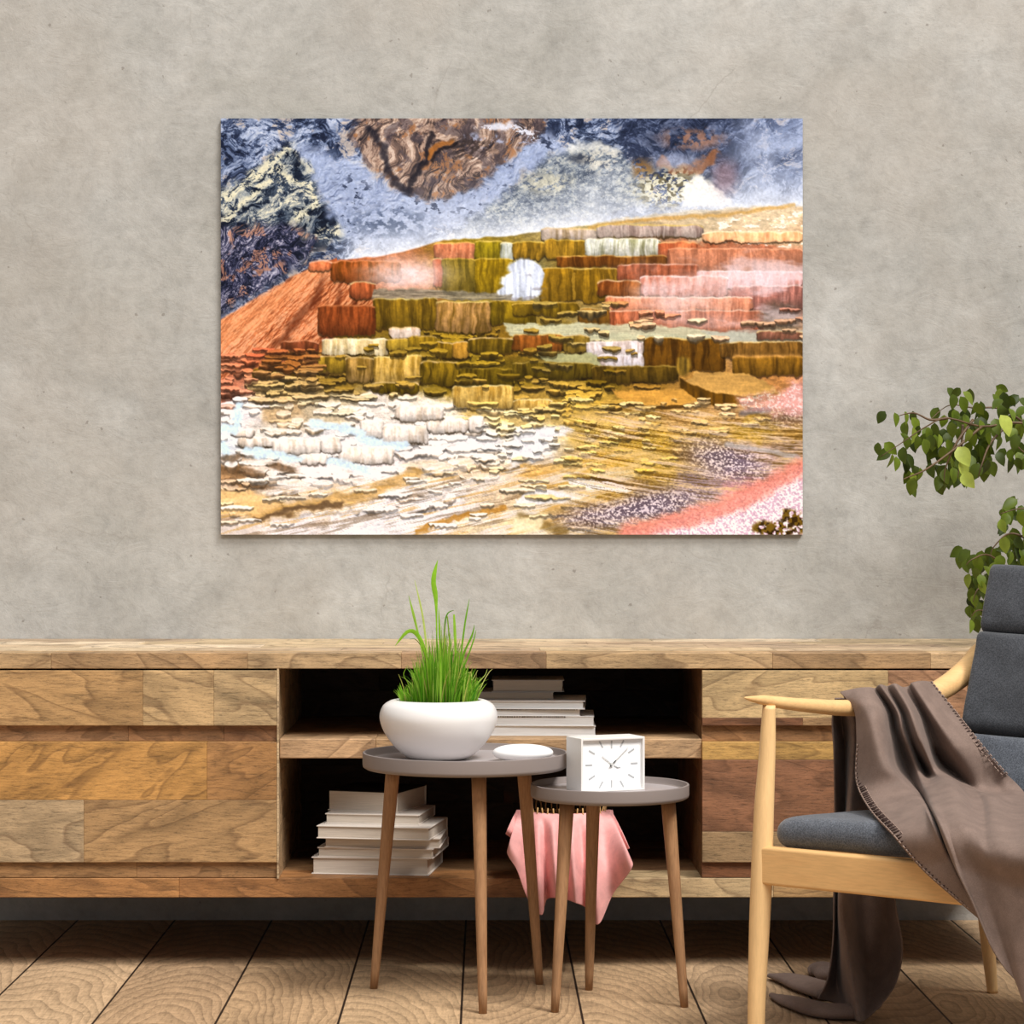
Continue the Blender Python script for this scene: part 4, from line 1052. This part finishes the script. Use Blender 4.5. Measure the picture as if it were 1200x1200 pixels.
hand('second_hand', 118, .006, .016, .0009, M['mark'], rec - .0012)
hub = MB().tube([MC @ Vector((ccx, rec - .004, ccz)), MC @ Vector((ccx, rec, ccz))], .0028, 20).build('hub', M['handl'], ck, smooth=False)
sq = MB(); rr = random.Random(4)
for i in range(5):
    x = ccx + .011 + i * .0016; zz = ccz - .0075 + (.0007 if i % 2 else -.0005)
    sq.box(x, x + .0013, rec - .0009, rec - .0004, zz, zz + .0009, M=MC)
sq.build('dial_script', M['hand'], dial, smooth=False)

# ================================================================ basket and cloth on the console base
bx, by, br, bh = at(661, 950, .905).x, YF + .115, .088, .128
bk = empty('wicker_basket', (bx, by, zb1), 'small brown wicker basket under a pink cloth on the console base board', 'basket')
m_ = MB(); NS = 44
for k in range(NS):
    a = 2 * math.pi * k / NS; pts = []
    for i in range(11):
        t_ = i / 9; r_ = (br - .012) + .012 * t_ + (.0016 if k % 2 else -.0016) * math.cos(i * math.pi)
        pts.append((bx + r_ * math.cos(a), by + r_ * math.sin(a), zb1 + .002 + t_ * (bh - .002)))
    m_.tube(pts, .0016, 6)
m_.build('stake', M['wicker'], bk)
m_ = MB()
for j in range(22):
    t_ = j / 21; r_ = (br - .012) + .012 * t_; ph = j * math.pi
    pts = []
    for i in range(NS * 2 + 1):
        a = math.pi * i / NS; q = r_ + .0022 * math.cos(i * math.pi / 2 * 1.0 + ph)
        pts.append((bx + q * math.cos(a), by + q * math.sin(a), zb1 + .003 + t_ * (bh - .012)))
    m_.tube(pts, .0022, 5, cap=False, up=(0, 0, 1))
m_.lathe([(br - .014, zb1 + .0005), (br - .012, zb1 + .004)], 40, bx, by)
m_.build('woven_wall', M['wicker'], bk)
# hanging cloth
cols_ = [ # top px, py ; bottom px, py ; fold relief in metres (+ towards the room)
    ((604, 950.5), (592.5, 977), -.014), ((606, 952), (601, 986), -.022), ((607.5, 953), (594.5, 999), .002), ((613, 954.5), (606, 1020), .010), ((619, 955), (618, 1052), -.002),
    ((629, 956), (634, 1072), .012), ((637, 956), (640.5, 1054), -.010), ((647, 956), (653, 1052), .012), ((657, 956), (661, 1053), -.012), ((668, 956), (675, 1058), .012), ((679, 956), (687, 1064), -.010),
    ((691, 956), (701, 1083), .014), ((702, 954), (718, 1048), -.004), ((712, 951), (741, 1015), .012), ((716, 951), (731, 999), -.020), ((719, 953), (737.5, 994), -.012)]
ctrl = []
for (tx, ty), (ux, uy), rl in cols_:
    c = []
    xt = at(tx, ty, .905).x
    rim = by - math.sqrt(max(br * br * 1.1 - (xt - bx) ** 2, .0004))
    c.append(Vector((xt * .93 + bx * .07, rim + .030, zb1 + bh - .020)))
    c.append(Vector((xt * .97 + bx * .03, rim + .010, zb1 + bh + .0015)))
    yt_ = rim - .003
    P0 = at(tx, ty + 1.5, yt_ / D)
    c.append(P0)
    for t_ in (.12, .3, .52, .76, 1.0):
        px = tx + (ux - tx) * t_ ** .9; py = ty + 1.5 + (uy - ty - 1.5) * t_
        yy = (yt_ * (1 - min(t_ * 1.5, 1)) + (YF - .042) * min(t_ * 1.5, 1)) - rl * 2.5 * (t_ ** .5) - .004
        c.append(at(px, py, yy / D))
    ctrl.append(c)
vs, fs = surf(ctrl, 190, 90)
tag(mesh('cloth', vs, fs, M['pink'], loc=(bx, by, zb1 + bh), solid=.0016), 'pink cloth draped over the wicker basket and hanging past the console edge', 'cloth')

# ================================================================ lounge chair
dF = .765
F0 = at(893, 1000, dF); F0.z = 0
U = Vector((.79, -.61, 0)).normalized(); Wv = Vector((.61, .79, 0)).normalized()
CW = .72
ch = empty('lounge_chair', F0 + U * .36 + Wv * .3, 'pale oak lounge chair with charcoal grey cushions at the right', 'armchair')
def mir(p):
    """mirror a point across the chair's middle plane (normal U)"""
    q = Vector((p.x - F0.x, p.y - F0.y, 0)); a = q.dot(U)
    return p + U * (CW - 2 * a)
def pair(nm, pts, rad, mat, n=24, m=40, flat=None, up=None):
    P_ = spline(pts, m); R_ = interp_r(rad, m)
    MB().tube(P_, R_, n, flat=flat, up=up).build(nm, mat, ch, auto=True)
    MB().tube([mir(p) for p in P_], R_, n, flat=flat, up=up).build(nm, mat, ch, auto=True)
foot = at(885, 1205, dF); foot.z = 0
pair('front_leg', [at(901, 826, dF), at(899, 880, dF), at(895, 950, dF), at(893, 1015, dF), at(890, 1080, dF), at(887, 1160, dF), foot + Vector((.001, 0, 0))],
     [.0115, .0150, .0182, .0200, .0190, .0165, .0150], M['oak'])
rf = at(1163, 1163.5, .843); rf.z = 0
hip = at(1150, 1005, .836)
pair('rear_leg', [at(1141, 792, .834), at(1146, 900, .835), hip, at(1156, 1090, .84), rf], [.014, .017, .018, .0145, .0105], M['oak'])
arm = [(872, 817.5, .757), (882, 819, .760), (896, 820.5, .764), (920, 824, .768), (950, 827, .775), (988, 829.5, .785), (1030, 828, .797), (1070, 822, .81), (1104, 807, .822), (1132, 786, .832), (1146, 768, .84), (1160, 752, .856)]
pair('armrest', [at(*q) for q in arm], [.0012, .0055, .0092, .0112, .0128, .0150, .0160, .0175, .0215, .0235, .0215, .014], M['oakx'], m=70)
# backrest rail joining both arms, behind the cushion
ra = at(1160, 752, .856); rb_ = mir(ra); mid = (ra + rb_) / 2 + Wv * .05
MB().tube(spline([ra, ra.lerp(mid, .6) + Wv * .02, mid, rb_.lerp(mid, .6) + Wv * .02, rb_], 40), .016, 16).build('back_rail', M['oakx'], ch, auto=True)
def rail(nm, a, b, zt0, zt1, th_, mat, over=.0):
    dr = (b - a).normalized(); nn = Vector((-dr.y, dr.x, 0)) * th_ / 2
    a = a - dr * over; b = b + dr * over; vs = []
    for p, (z0, z1) in ((a, zt0), (b, zt1)):
        for s1 in (-1, 1):
            for zz in (z0, z1): vs.append(Vector((p.x, p.y, 0)) + nn * s1 + Vector((0, 0, zz)))
    return mesh(nm, vs, [(0, 1, 3, 2), (4, 6, 7, 5), (0, 4, 5, 1), (2, 3, 7, 6), (0, 2, 6, 4), (1, 5, 7, 3)], mat, ch, bevel=.006, seg=4)
Fa = Vector((F0.x, F0.y, 0)); Ga = Fa + U * CW
zr1 = H - (990.5 - CY) * dF * K; zr0 = H - (1035 - CY) * dF * K
hipz = Vector((hip.x, hip.y, 0)); hipm = mir(hipz)
fo = -Wv * .004
rail('front_rail', Fa + fo, Ga + fo, (zr0, zr1), (zr0, zr1), .026, M['oaku'], .0)
for a, b in ((Fa, hipz), (Ga, hipm)): rail('side_rail', a, b, (zr0 + .01, zr1 - .004), (zr0 - .02, zr1 - .045), .024, M['oakx'])
rail('rear_rail', hipz, hipm, (zr0 - .02, zr1 - .045), (zr0 - .02, zr1 - .045), .024, M['oakx'])
def rbox(hx, hy, hz, r, n=14, bulge=(0, 0, 0)):
    """soft cushion block centred at the origin, corners rounded by r, faces swollen by bulge"""
    vs = []; fs = []; key = {}
    def P(u, v, s1, ax):
        c = [0, 0, 0]; c[ax] = s1; c[(ax + 1) % 3] = u * s1; c[(ax + 2) % 3] = v
        k_ = tuple(round(q, 5) for q in c)
        if k_ not in key: key[k_] = len(vs); vs.append(Vector(c))
        return key[k_]
    g = [math.sin(math.pi / 2 * (2 * i / n - 1)) for i in range(n + 1)]
    for ax in range(3):
        for s1 in (-1, 1):
            for i in range(n):
                for j in range(n): fs.append((P(g[i], g[j], s1, ax), P(g[i + 1], g[j], s1, ax), P(g[i + 1], g[j + 1], s1, ax), P(g[i], g[j + 1], s1, ax)))
    hh = Vector((hx, hy, hz)); out = []
    rr_ = Vector((min(r, hx * .98), min(r, hy * .98), min(r, hz * .98)))
    for v in vs:
        p = Vector((v.x * hx, v.y * hy, v.z * hz)); inn = Vector([max(-(hh[k] - rr_[k]), min(hh[k] - rr_[k], p[k])) for k in range(3)])
        dlt = Vector([(p[k] - inn[k]) / rr_[k] for k in range(3)])
        if dlt.length > 1e-6:
            dlt.normalize(); p = inn + Vector([dlt[k] * rr_[k] for k in range(3)])
        for k in range(3):
            a_, b_ = (k + 1) % 3, (k + 2) % 3
            p[k] += bulge[k] * (p[k] / hh[k]) * (1 - (p[a_] / hh[a_]) ** 2) * (1 - (p[b_] / hh[b_]) ** 2)
        out.append(p)
    return out, fs
# seat cushion, tapering to the back
def place(v, fs, fn): return [fn(p) for p in v], fs
sd = .60; hx, hy, hz = .5, .5, .033
vs, fs = rbox(.315, .30, .029, .028, 26, (.0, .0, .008))
rsn = random.Random(2)
def seatmap(p):
    b_ = (p.y + .30) / .60; a_ = p.x / .315
    half = (CW / 2 - .016) * (1 - b_) + .225 * b_
    pos = F0 + U * (CW / 2 + a_ * half) + Wv * (.000 + b_ * .60)
    crown = .004 * (1 - (a_ * .9) ** 2)
    wr = .003 * mnoise.noise(Vector((p.x * 9, p.y * 9, p.z * 9 + 3)))
    pos.z = zr1 + .023 + p.z * (1.0 if p.z < 0 else 1.0) + crown - .035 * b_ * b_ + wr
    return pos
mesh('seat_cushion', *place(vs, fs, seatmap), M['grey'], ch)
# back cushion: three quilted panels on one reclined plane
BL = at(1124, 856, .815); TL = at(1158, 657, .8345)
upv = (TL - BL); LV = upv.length; upv.normalize()
nrm = U.cross(upv).normalized()
if nrm.dot(Wv) < 0: nrm = -nrm                     # points to the rear of the chair
def panel(nm, s0, s1, thick, fwd, w0, w1, seed, bul=.012, mat='greyd'):
    hz_ = (s1 - s0) / 2
    vs, fs = rbox(.5, thick / 2, hz_, .020, 26, (0, bul, 0))
    def mp(p):
        t_ = (p.z + hz_) / (2 * hz_); a_ = p.x / .5
        ww = w0 * (1 - t_) + w1 * t_
        ctr = BL + U * ( .0) + upv * s0 + upv * (p.z + hz_)
        # left edge stays on the line BL-TL, width runs along the chair
        rel = (a_ * .5 + .5) * ww
        wr = .004 * mnoise.noise(Vector((p.x * 7 + seed, p.z * 14, 0))) + .005 * mnoise.noise(Vector((p.x * 3 + p.z * 16 + seed, p.z * 3, 5)))
        curve = -.020 * (1 - (2 * (a_ * .5 + .5) - 1) ** 2)
        return ctr + U * rel + nrm * (thick / 2 + p.y - fwd + wr - curve)
    return mesh(nm, *place(vs, fs, mp), M[mat], ch)
hd = (upv * LV).z
bc_ = panel('back_cushion', 0.004, LV * .592, .11, .006, .445, .435, 1.0)
panel('headrest_cushion', LV * .59, LV, .10, .0, .435, .415, 4.0)
panel('lumbar_cushion', -.155, .0, .12, .008, .435, .445, 8.0, .014, 'grey')

# ================================================================ throw blanket
A1 = [
 [(985, 812, .790), (1001, 832, .783), (1004, 865, .779), (1003, 915, .777), (1018, 948, .771), (1045, 978, .761), (1080, 1018, .741), (1110, 1045, .731), (1146, 1075, .722)],
 [(1004, 808, .788), (1016, 832, .776), (1024, 860, .7715), (1036, 898, .768), (1064, 930, .763), (1086, 970, .751), (1108, 1012, .737), (1128, 1043, .729), (1150, 1078, .721)],
 [(1018, 807, .790), (1031, 832, .779), (1038, 862, .777), (1050, 902, .778), (1076, 930, .768), (1092, 962, .756), (1112, 1004, .741), (1130, 1040, .731), (1150, 1074, .7235)],
 [(1026, 808, .796), (1043, 834, .793), (1050, 862, .794), (1064, 906, .793), (1080, 934, .776), (1094, 958, .762), (1113, 1000, .745), (1131, 1038, .734), (1150, 1072, .7265)],
 [(1032, 804, .790), (1051, 833, .783), (1058, 860, .782), (1076, 905, .783), (1086, 934, .762), (1099, 962, .744), (1119, 1015, .732), (1138, 1055, .722), (1156, 1096, .715)],
 [(1040, 806, .794), (1057, 836, .789), (1067, 866, .788), (1084, 904, .786), (1096, 930, .760), (1110, 968, .740), (1128, 1022, .728), (1146, 1066, .719), (1166, 1118, .712)],
 [(1049, 803, .789), (1066, 832, .780), (1078, 866, .777), (1096, 904, .774), (1118, 924, .762), (1126, 968, .741), (1139, 1026, .728), (1156, 1076, .719), (1178, 1136, .711)],
 [(1058, 807, .798), (1078, 836, .7965), (1090, 868, .796), (1104, 898, .793), (1134, 932, .777), (1142, 975, .745), (1150, 1030, .729), (1168, 1086, .719), (1190, 1150, .711)],
 [(1066, 806, .800), (1084, 838, .797), (1102, 876, .795), (1122, 910, .789), (1148, 938, .772), (1154, 985, .744), (1163, 1034, .728), (1178, 1092, .719), (1198, 1170, .710)],
 [(1070, 802, .797), (1092, 836, .789), (1117, 876, .785), (1146, 924, .779), (1162, 938, .765), (1168, 985, .741), (1178, 1040, .727), (1190, 1100, .718), (1208, 1190, .709)],
 [(1081, 800, .800), (1105, 832, .796), (1134, 872, .793), (1168, 920, .786), (1184, 940, .768), (1196, 990, .743), (1206, 1045, .727), (1220, 1110, .718), (1238, 1200, .708)],
 [(1092, 801, .806), (1117, 832, .801), (1142, 864, .797), (1172, 900, .793), (1202, 932, .785), (1232, 985, .750), (1246, 1045, .728), (1258, 1112, .718), (1276, 1200, .708)]]
ZS = zr1 + .070
RL = [.0, .0015, .001, -.002, .009, .0085, .0075, .0065, .0075, .0085, .0085, .0085]
def clear(px, py, d, rl):
    """keep the sheet above the seat cushion and in front of the front rail"""
    s1 = 0.0
    for _ in range(12):                            # where the front rail crosses this sight line
        q = F0 + U * s1; s1 += ((px - CX) * K * q.y / D - q.x) / (U.x - (px - CX) * K * U.y / D)
    dr = (F0 + U * s1).y / D - .0085
    k = min(max((py - 935) / 50.0, 0), 1)
    if py > 900: d = min(d, max((H - ZS) / ((py - CY) * K), dr))
    if py > 960: d = min(d, dr - max(0, py - 1010) * .00002)
    return (px, py, d - rl * k)
ctrl = []
for ci, c in enumerate(A1):
    c = [clear(*q, RL[ci]) for q in c]
    if ci >= 10: c = [(px, py, d - (.006 if 860 < py < 935 else .0)) for px, py, d in c]
    if 5 <= ci <= 10: c[3] = (c[3][0], c[3][1], c[3][2] + .008)
    if 4 <= ci <= 9: c[4] = (c[4][0], c[4][1] - 2, c[4][2] - .006)
    p0 = at(*c[0])
    pre = [p0 + Vector((.020, .050, -.050)), p0 + Vector((.012, .034, -.012))]
    ctrl.append(pre + [at(*q) for q in c])
vs, fs = surf(ctrl, 260, 170)
bl = empty('throw_blanket', (ctrl[3][2].x, ctrl[3][2].y, 0), 'taupe brown throw blanket draped over the chair arm down to the floor', 'blanket')
B1 = MB(); B1.add(vs, fs)
# far side of the arm, gathered and hanging to the floor
A2 = [
 [(978, 822, .799), (975, 845, .803), (977, 880, .805), (978, 950, .811), (977, 1043, .813), (976, 1100, .814), (970, 1145, .813), (958, 1170, .810)],
 [(984, 822, .803), (986, 845, .812), (990, 880, .818), (990, 950, .824), (983, 1043, .826), (981, 1100, .827), (982, 1150, .822), (986, 1178, .812)],
 [(996, 822, .800), (1000, 845, .802), (1000, 880, .803), (995, 950, .803), (985, 1043, .802), (990, 1100, .799), (998, 1150, .794), (1005, 1196, .789)],
 [(1022, 818, .803), (1022, 845, .81), (1020, 880, .814), (1018, 950, .816), (1010, 1043, .818), (1014, 1100, .817), (1018, 1150, .808), (1014, 1194, .792)],
 [(1046, 816, .806), (1046, 845, .812), (1042, 880, .814), (1038, 950, .814), (1034, 1043, .815), (1042, 1105, .812), (1040, 1150, .804), (1024, 1186, .794)],
 [(1074, 812, .809), (1070, 845, .812), (1062, 880, .812), (1054, 950, .810), (1048, 1043, .807), (1057, 1108, .802), (1050, 1150, .799), (1031, 1180, .796)]]
ctrl2 = [[at(*c[0]) + Vector((-.004, -.03, .008))] + [at(*q) for q in c] for c in A2]
vs, fs = surf(ctrl2, 90, 110); B1.add(vs, fs)
# lobes lying on the floor
def lobe(pts, rad, hh):
    P_ = spline([Vector((at(px, py, d).x, at(px, py, d).y, hgt)) for px, py, d, hgt in pts], 26)
    R_ = interp_r(rad, 26)
    B1.tube(P_, [(max(.0035, min(r * hh, P_[i].z * .98)), r) for i, r in enumerate(R_)], 18, up=(0, 0, 1))
def fl(px, py): d = 457. / (py - CY); return (px, py, d)
lobe([(*fl(902, 1148), .009), (*fl(925, 1153), .011), (*fl(950, 1162), .012), (*fl(980, 1172), .014)], [.006, .028, .040, .045], .34)
lobe([(*fl(904, 1170), .007), (*fl(930, 1180), .010), (*fl(965, 1191), .012), (*fl(1004, 1194), .014)], [.005, .026, .036, .034], .36)
lobe([(*fl(953, 1146), .011), (*fl(962, 1143), .014), (*fl(972, 1150), .016)], [.010, .028, .03], .5)
wc = B1.build('woven_cloth', M['throw'], bl, solid=.0028)
# blanket stitch along both hems
def hem(cv, mat1, mat2, t0, t1, off, n, nm, wide=.011):
    P_ = spline(cv, 300); a = MB(); b = MB()
    i0, i1 = int(t0 * 299), int(t1 * 299)
    seg = P_[i0:i1 + 1]; Ls = [0]
    for p, q in zip(seg, seg[1:]): Ls.append(Ls[-1] + (q - p).length)
    tot = Ls[-1]; m_ = int(tot / .0085); j = 0
    off = Vector(off)
    lift = Vector((0, -.0055, .0025))
    for k in range(m_):
        s1 = tot * (k + .5) / m_
        while j < len(Ls) - 2 and Ls[j + 1] < s1: j += 1
        p = seg[j]; tn = (seg[j + 1] - seg[j]).normalized()
        b.tube([p + lift + off.normalized() * .001, p + lift + off * .5 + tn * .0015, p + lift + off + tn * .003], [.0009, .0013, .0008], 6)
        a.tube([p - tn * .003 + lift, p + tn * .003 + lift], .0012, 6)
        a.tube([p - tn * .003 + lift + off, p + tn * .003 + lift + off], .0010, 6)
    a.build('hem_cord', mat1, wc); b.build('hem_stitch', mat2, wc)
hem(ctrl[-1], M['stitchl'], M['stitch'], .19, .53, (-.010, -.003, -.002), 60, 'r')
hem(ctrl[0], M['stitchl'], M['stitch'], .42, 1., (.011, -.001, .007), 60, 'l')

# ================================================================ potted tree
rt = random.Random(21)
tc = Vector((1.47, 5.2, 0))
tr = empty('potted_tree', tc, 'leafy green potted tree reaching in from behind the chair', 'tree')
MB().lathe([(.10, 0), (.125, .004), (.16, .30), (.165, .31), (.155, .312), (.148, .29), (.12, .27)], 48, tc.x, tc.y).build('pot', M['rattan'], tr, auto=True)
MB().lathe([(.1485, .268), (.147, .285), (.06, .29)], 32, tc.x, tc.y).build('soil', M['soil'], tr)
trunk = [tc + Vector((0, 0, .27)), tc + Vector((.01, .01, .6)), tc + Vector((-.02, 0, .9)), tc + Vector((.0, .02, 1.25))]
MB().tube(spline(trunk, 24), interp_r([.02, .016, .013, .007], 24), 14).build('trunk', M['bark'], tr)
lv = MB(); br_ = MB()
def leaf(p, tip, up, L, wd, c):
    """pointed oval leaf from p along tip"""
    tip = tip.normalized(); s1 = tip.cross(up)
    if s1.length < 1e-3: s1 = Vector((1, 0, 0))
    s1.normalize(); nn = s1.cross(tip).normalized(); n = 7; vs = []
    for i in range(n):
        t_ = i / (n - 1); w_ = wd * (math.sin(math.pi * min(t_ ** .78, 1)) ** .85 if 0 < t_ < 1 else .02)
        q = p + tip * L * t_ - nn * L * .22 * t_ * t_
        vs += [q + s1 * w_ + nn * w_ * .28, q, q - s1 * w_ + nn * w_ * .28]
    fs = []
    for i in range(n - 1):
        a = i * 3; fs += [(a, a + 1, a + 4, a + 3), (a + 1, a + 2, a + 5, a + 4)]
    lv.add(vs, fs, c)
def leafat(px, py, d, L=None, ang=None, tone_=None):
    p = at(px, py, d); 
    ang = rt.gauss(0, .45) if ang is None else ang
    tip = Vector((math.sin(ang), rt.uniform(-.5, .25), -math.cos(ang)))
    L = L or rt.uniform(.029, .042)
    up = Vector((rt.uniform(-1.3, 1.3), -1, rt.uniform(-.2, 1.2)))
    g_ = rt.uniform(.7, 1.15); tt = rt.random()
    leaf(p + Vector((0, 0, L * .5)), tip, up, L, L * rt.uniform(.30, .38), (g_, g_, g_ * .95, (.12 + .5 * tt if tone_ is None else tone_)))
def twig(pts, r0, r1):
    P_ = spline([at(*q) for q in pts], 24); br_.tube(P_, interp_r([r0, r1], 24), 8); return P_
dT = .93
tw = [
 [(1262, 480, .93), (1225, 500, .93), (1190, 495, .93), (1150, 500, .925), (1110, 490, .92), (1085, 500, .92), (1055, 520, .92), (1032, 535, .92)],
 [(1262, 520, .935), (1215, 505, .94), (1175, 480, .94), (1140, 478, .94), (1112, 475, .94), (1090, 492, .935)],
 [(1150, 500, .925), (1120, 525, .92), (1085, 550, .915), (1062, 560, .915), (1058, 562, .915)],
 [(1180, 498, .93), (1160, 520, .925), (1150, 545, .92), (1146, 560, .92)],
 [(1110, 490, .92), (1090, 492, .92), (1070, 484, .92), (1048, 489, .92)],
 [(1140, 492, .925), (1120, 520, .92), (1108, 548, .92), (1106, 565, .92)],
 [(1128, 498, .925), (1126, 530, .922), (1122, 560, .92)],
 [(1262, 560, .93), (1225, 540, .93), (1200, 530, .93), (1190, 520, .93)],
 [(1262, 640, .93), (1225, 610, .93), (1200, 596, .93), (1172, 602, .93)],
 [(1262, 680, .93), (1215, 640, .93), (1185, 625, .93), (1165, 640, .93), (1160, 652, .93)],
 [(1262, 740, .93), (1200, 690, .93), (1162, 652, .925), (1140, 655, .92), (1132, 662, .92)],
 [(1200, 690, .93), (1165, 680, .93), (1146, 690, .925), (1140, 705, .925)],
 [(1262, 760, .93), (1190, 730, .93), (1150, 715, .925), (1138, 722, .925)]]
for q in tw: twig(q, .0034, .0008)
for a, b in [((1262, 480, .93), 1.2), ((1262, 520, .935), 1.1), ((1262, 560, .93), 1.0), ((1262, 640, .93), .85), ((1262, 680, .93), .78), ((1262, 740, .93), .66), ((1262, 760, .93), .6)]:
    pA = at(*a); br_.tube(spline([pA, pA.lerp(tc + Vector((0, 0, b)), .5) + Vector((0, 0, .03)), tc + Vector((0, .01, b))], 12), interp_r([.0036, .0060], 12), 8)
LP = [(1048, 493, .3), (1060, 491, .1), (1068, 500, .4), (1036, 530, 1.), (1045, 542, 0), (1050, 545, .1), (1058, 535, 0), (1062, 520, -.1), (1075, 520, 0), (1070, 512, .2), (1087, 510, .1), (1090, 520, .1), (1100, 518, 0), (1106, 495, .1), (1116, 472, -.2), (1128, 470, .9), (1118, 490, .2), (1130, 495, .1), (1142, 482, .6),
      (1125, 510, 0), (1135, 512, 0), (1148, 502, .1), (1140, 515, .1), (1120, 535, .1), (1122, 545, -.1), (1105, 535, .1), (1110, 525, .3), (1112, 545, .2), (1120, 548, .7), (1078, 557, 0), (1089, 553, .1), (1068, 563, .2), (1071, 572, -.2), (1106, 573, 0), (1106, 560, .2), (1116, 558, .4), (1128, 560, -.3), (1125, 566, .4), (1132, 560, 0), (1138, 545, -.4), (1130, 555, .3),
      (1152, 530, .1), (1158, 532, .1), (1157, 550, -.1), (1147, 555, -.4), (1168, 540, .3), (1170, 520, .1), (1165, 502, .1), (1172, 465, -.3), (1174, 478, -.5), (1178, 500, .2), (1185, 510, 0), (1186, 535, -.2), (1192, 540, .2), (1195, 505, .2), (1193, 480, .9), (1200, 500, .3), (1190, 520, 0), (1150, 490, .4), (1160, 515, .0), (1098, 530, .2), (1095, 505, .1), (1145, 530, .1), (1205, 535, .1), (1210, 515, .1), (1215, 545, 0), (1136, 528, 0), (1115, 505, .1), (1082, 525, .3), (1182, 488, .4),
      (1175, 605, .2), (1180, 612, -.3), (1192, 597, -.9), (1172, 618, .1), (1198, 610, .1), (1200, 625, .2), (1186, 630, .2), (1178, 640, .1), (1190, 645, .1), (1168, 652, -.2), (1200, 640, 0), (1205, 655, 0), (1198, 660, .2), (1184, 655, .1), (1172, 660, .1), (1137, 656, -1.), (1145, 662, .1), (1150, 660, -.2), (1143, 675, .1), (1140, 668, 0), (1148, 682, .1), (1136, 682, -.3), (1138, 698, .1), (1142, 705, 0), (1150, 690, .2), (1138, 722, .1), (1137, 735, 0), (1146, 715, .1), (1152, 675, .3), (1160, 690, 0), (1165, 670, .1), (1158, 710, .1)]
for (px, py, a) in LP:
    leafat(px, py - 1, rt.uniform(.915, .94), ang=a + rt.gauss(0, .15))
    for _ in range(2 if px > 1080 else 1): leafat(px + rt.uniform(-11, 11), py + rt.uniform(-10, 10), rt.uniform(.93, .95), tone_=rt.uniform(.0, .35))
for px, py, L in [(1122, 537, .048), (1172, 500, .05), (1128, 565, .042), (1124, 552, .045)]: leafat(px, py, .912, L, .5, .98)
for k in range(150):     # the rest of the crown, beyond the picture's edge
    leafat(rt.uniform(1212, 1420), rt.uniform(440, 740), rt.uniform(.88, .97))
br_.build('branches', M['bark'], tr); lv.build('leaves', M['leaf'], tr, cols=True)

# ================================================================ light
def sun(rot, e, ang, col):
    l = bpy.data.lights.new('key_sun', 'SUN'); l.energy = e; l.angle = math.radians(ang); l.color = col
    o = bpy.data.objects.new('key_sun', l); COL.objects.link(o)
    o.rotation_euler = Vector(rot).to_track_quat('-Z', 'Y').to_euler(); return o
sun((-1.6, 1.5, -3.1), 3.2, 16, (1, .97, .93))
def area(loc, tgt, e, sx, sy, col=(1, 1, 1)):
    l = bpy.data.lights.new('soft_box', 'AREA'); l.shape = 'RECTANGLE'; l.size = sx; l.size_y = sy; l.energy = e; l.color = col
    o = bpy.data.objects.new('soft_box', l); COL.objects.link(o); o.location = loc
    o.rotation_euler = (Vector(tgt) - Vector(loc)).to_track_quat('-Z', 'Y').to_euler(); return o
area((.6, 1.6, 4.4), (0, 5.5, 1.4), 190, 3.5, 1.6, (1, .98, .95))
w = bpy.data.worlds.new('soft_daylight'); sc.world = w; w.use_nodes = True
w.node_tree.nodes['Background'].inputs[0].default_value = (.97, .98, 1.0, 1); w.node_tree.nodes['Background'].inputs[1].default_value = .28

# ================================================================ camera
cam = bpy.data.cameras.new('camera'); co = bpy.data.objects.new('camera', cam); COL.objects.link(co)
co.location = (0, 0, H); co.rotation_euler = (math.pi / 2, 0, 0)
cam.sensor_width = 36; cam.sensor_fit = 'HORIZONTAL'; cam.lens = FPX / 1200 * 36
cam.shift_x = (600 - CX) / 1200; cam.shift_y = -(600 - CY) / 1200
sc.camera = co
sc.view_settings.view_transform = 'Standard'; sc.view_settings.look = 'None'
sc.view_settings.exposure = 0; sc.view_settings.gamma = 1
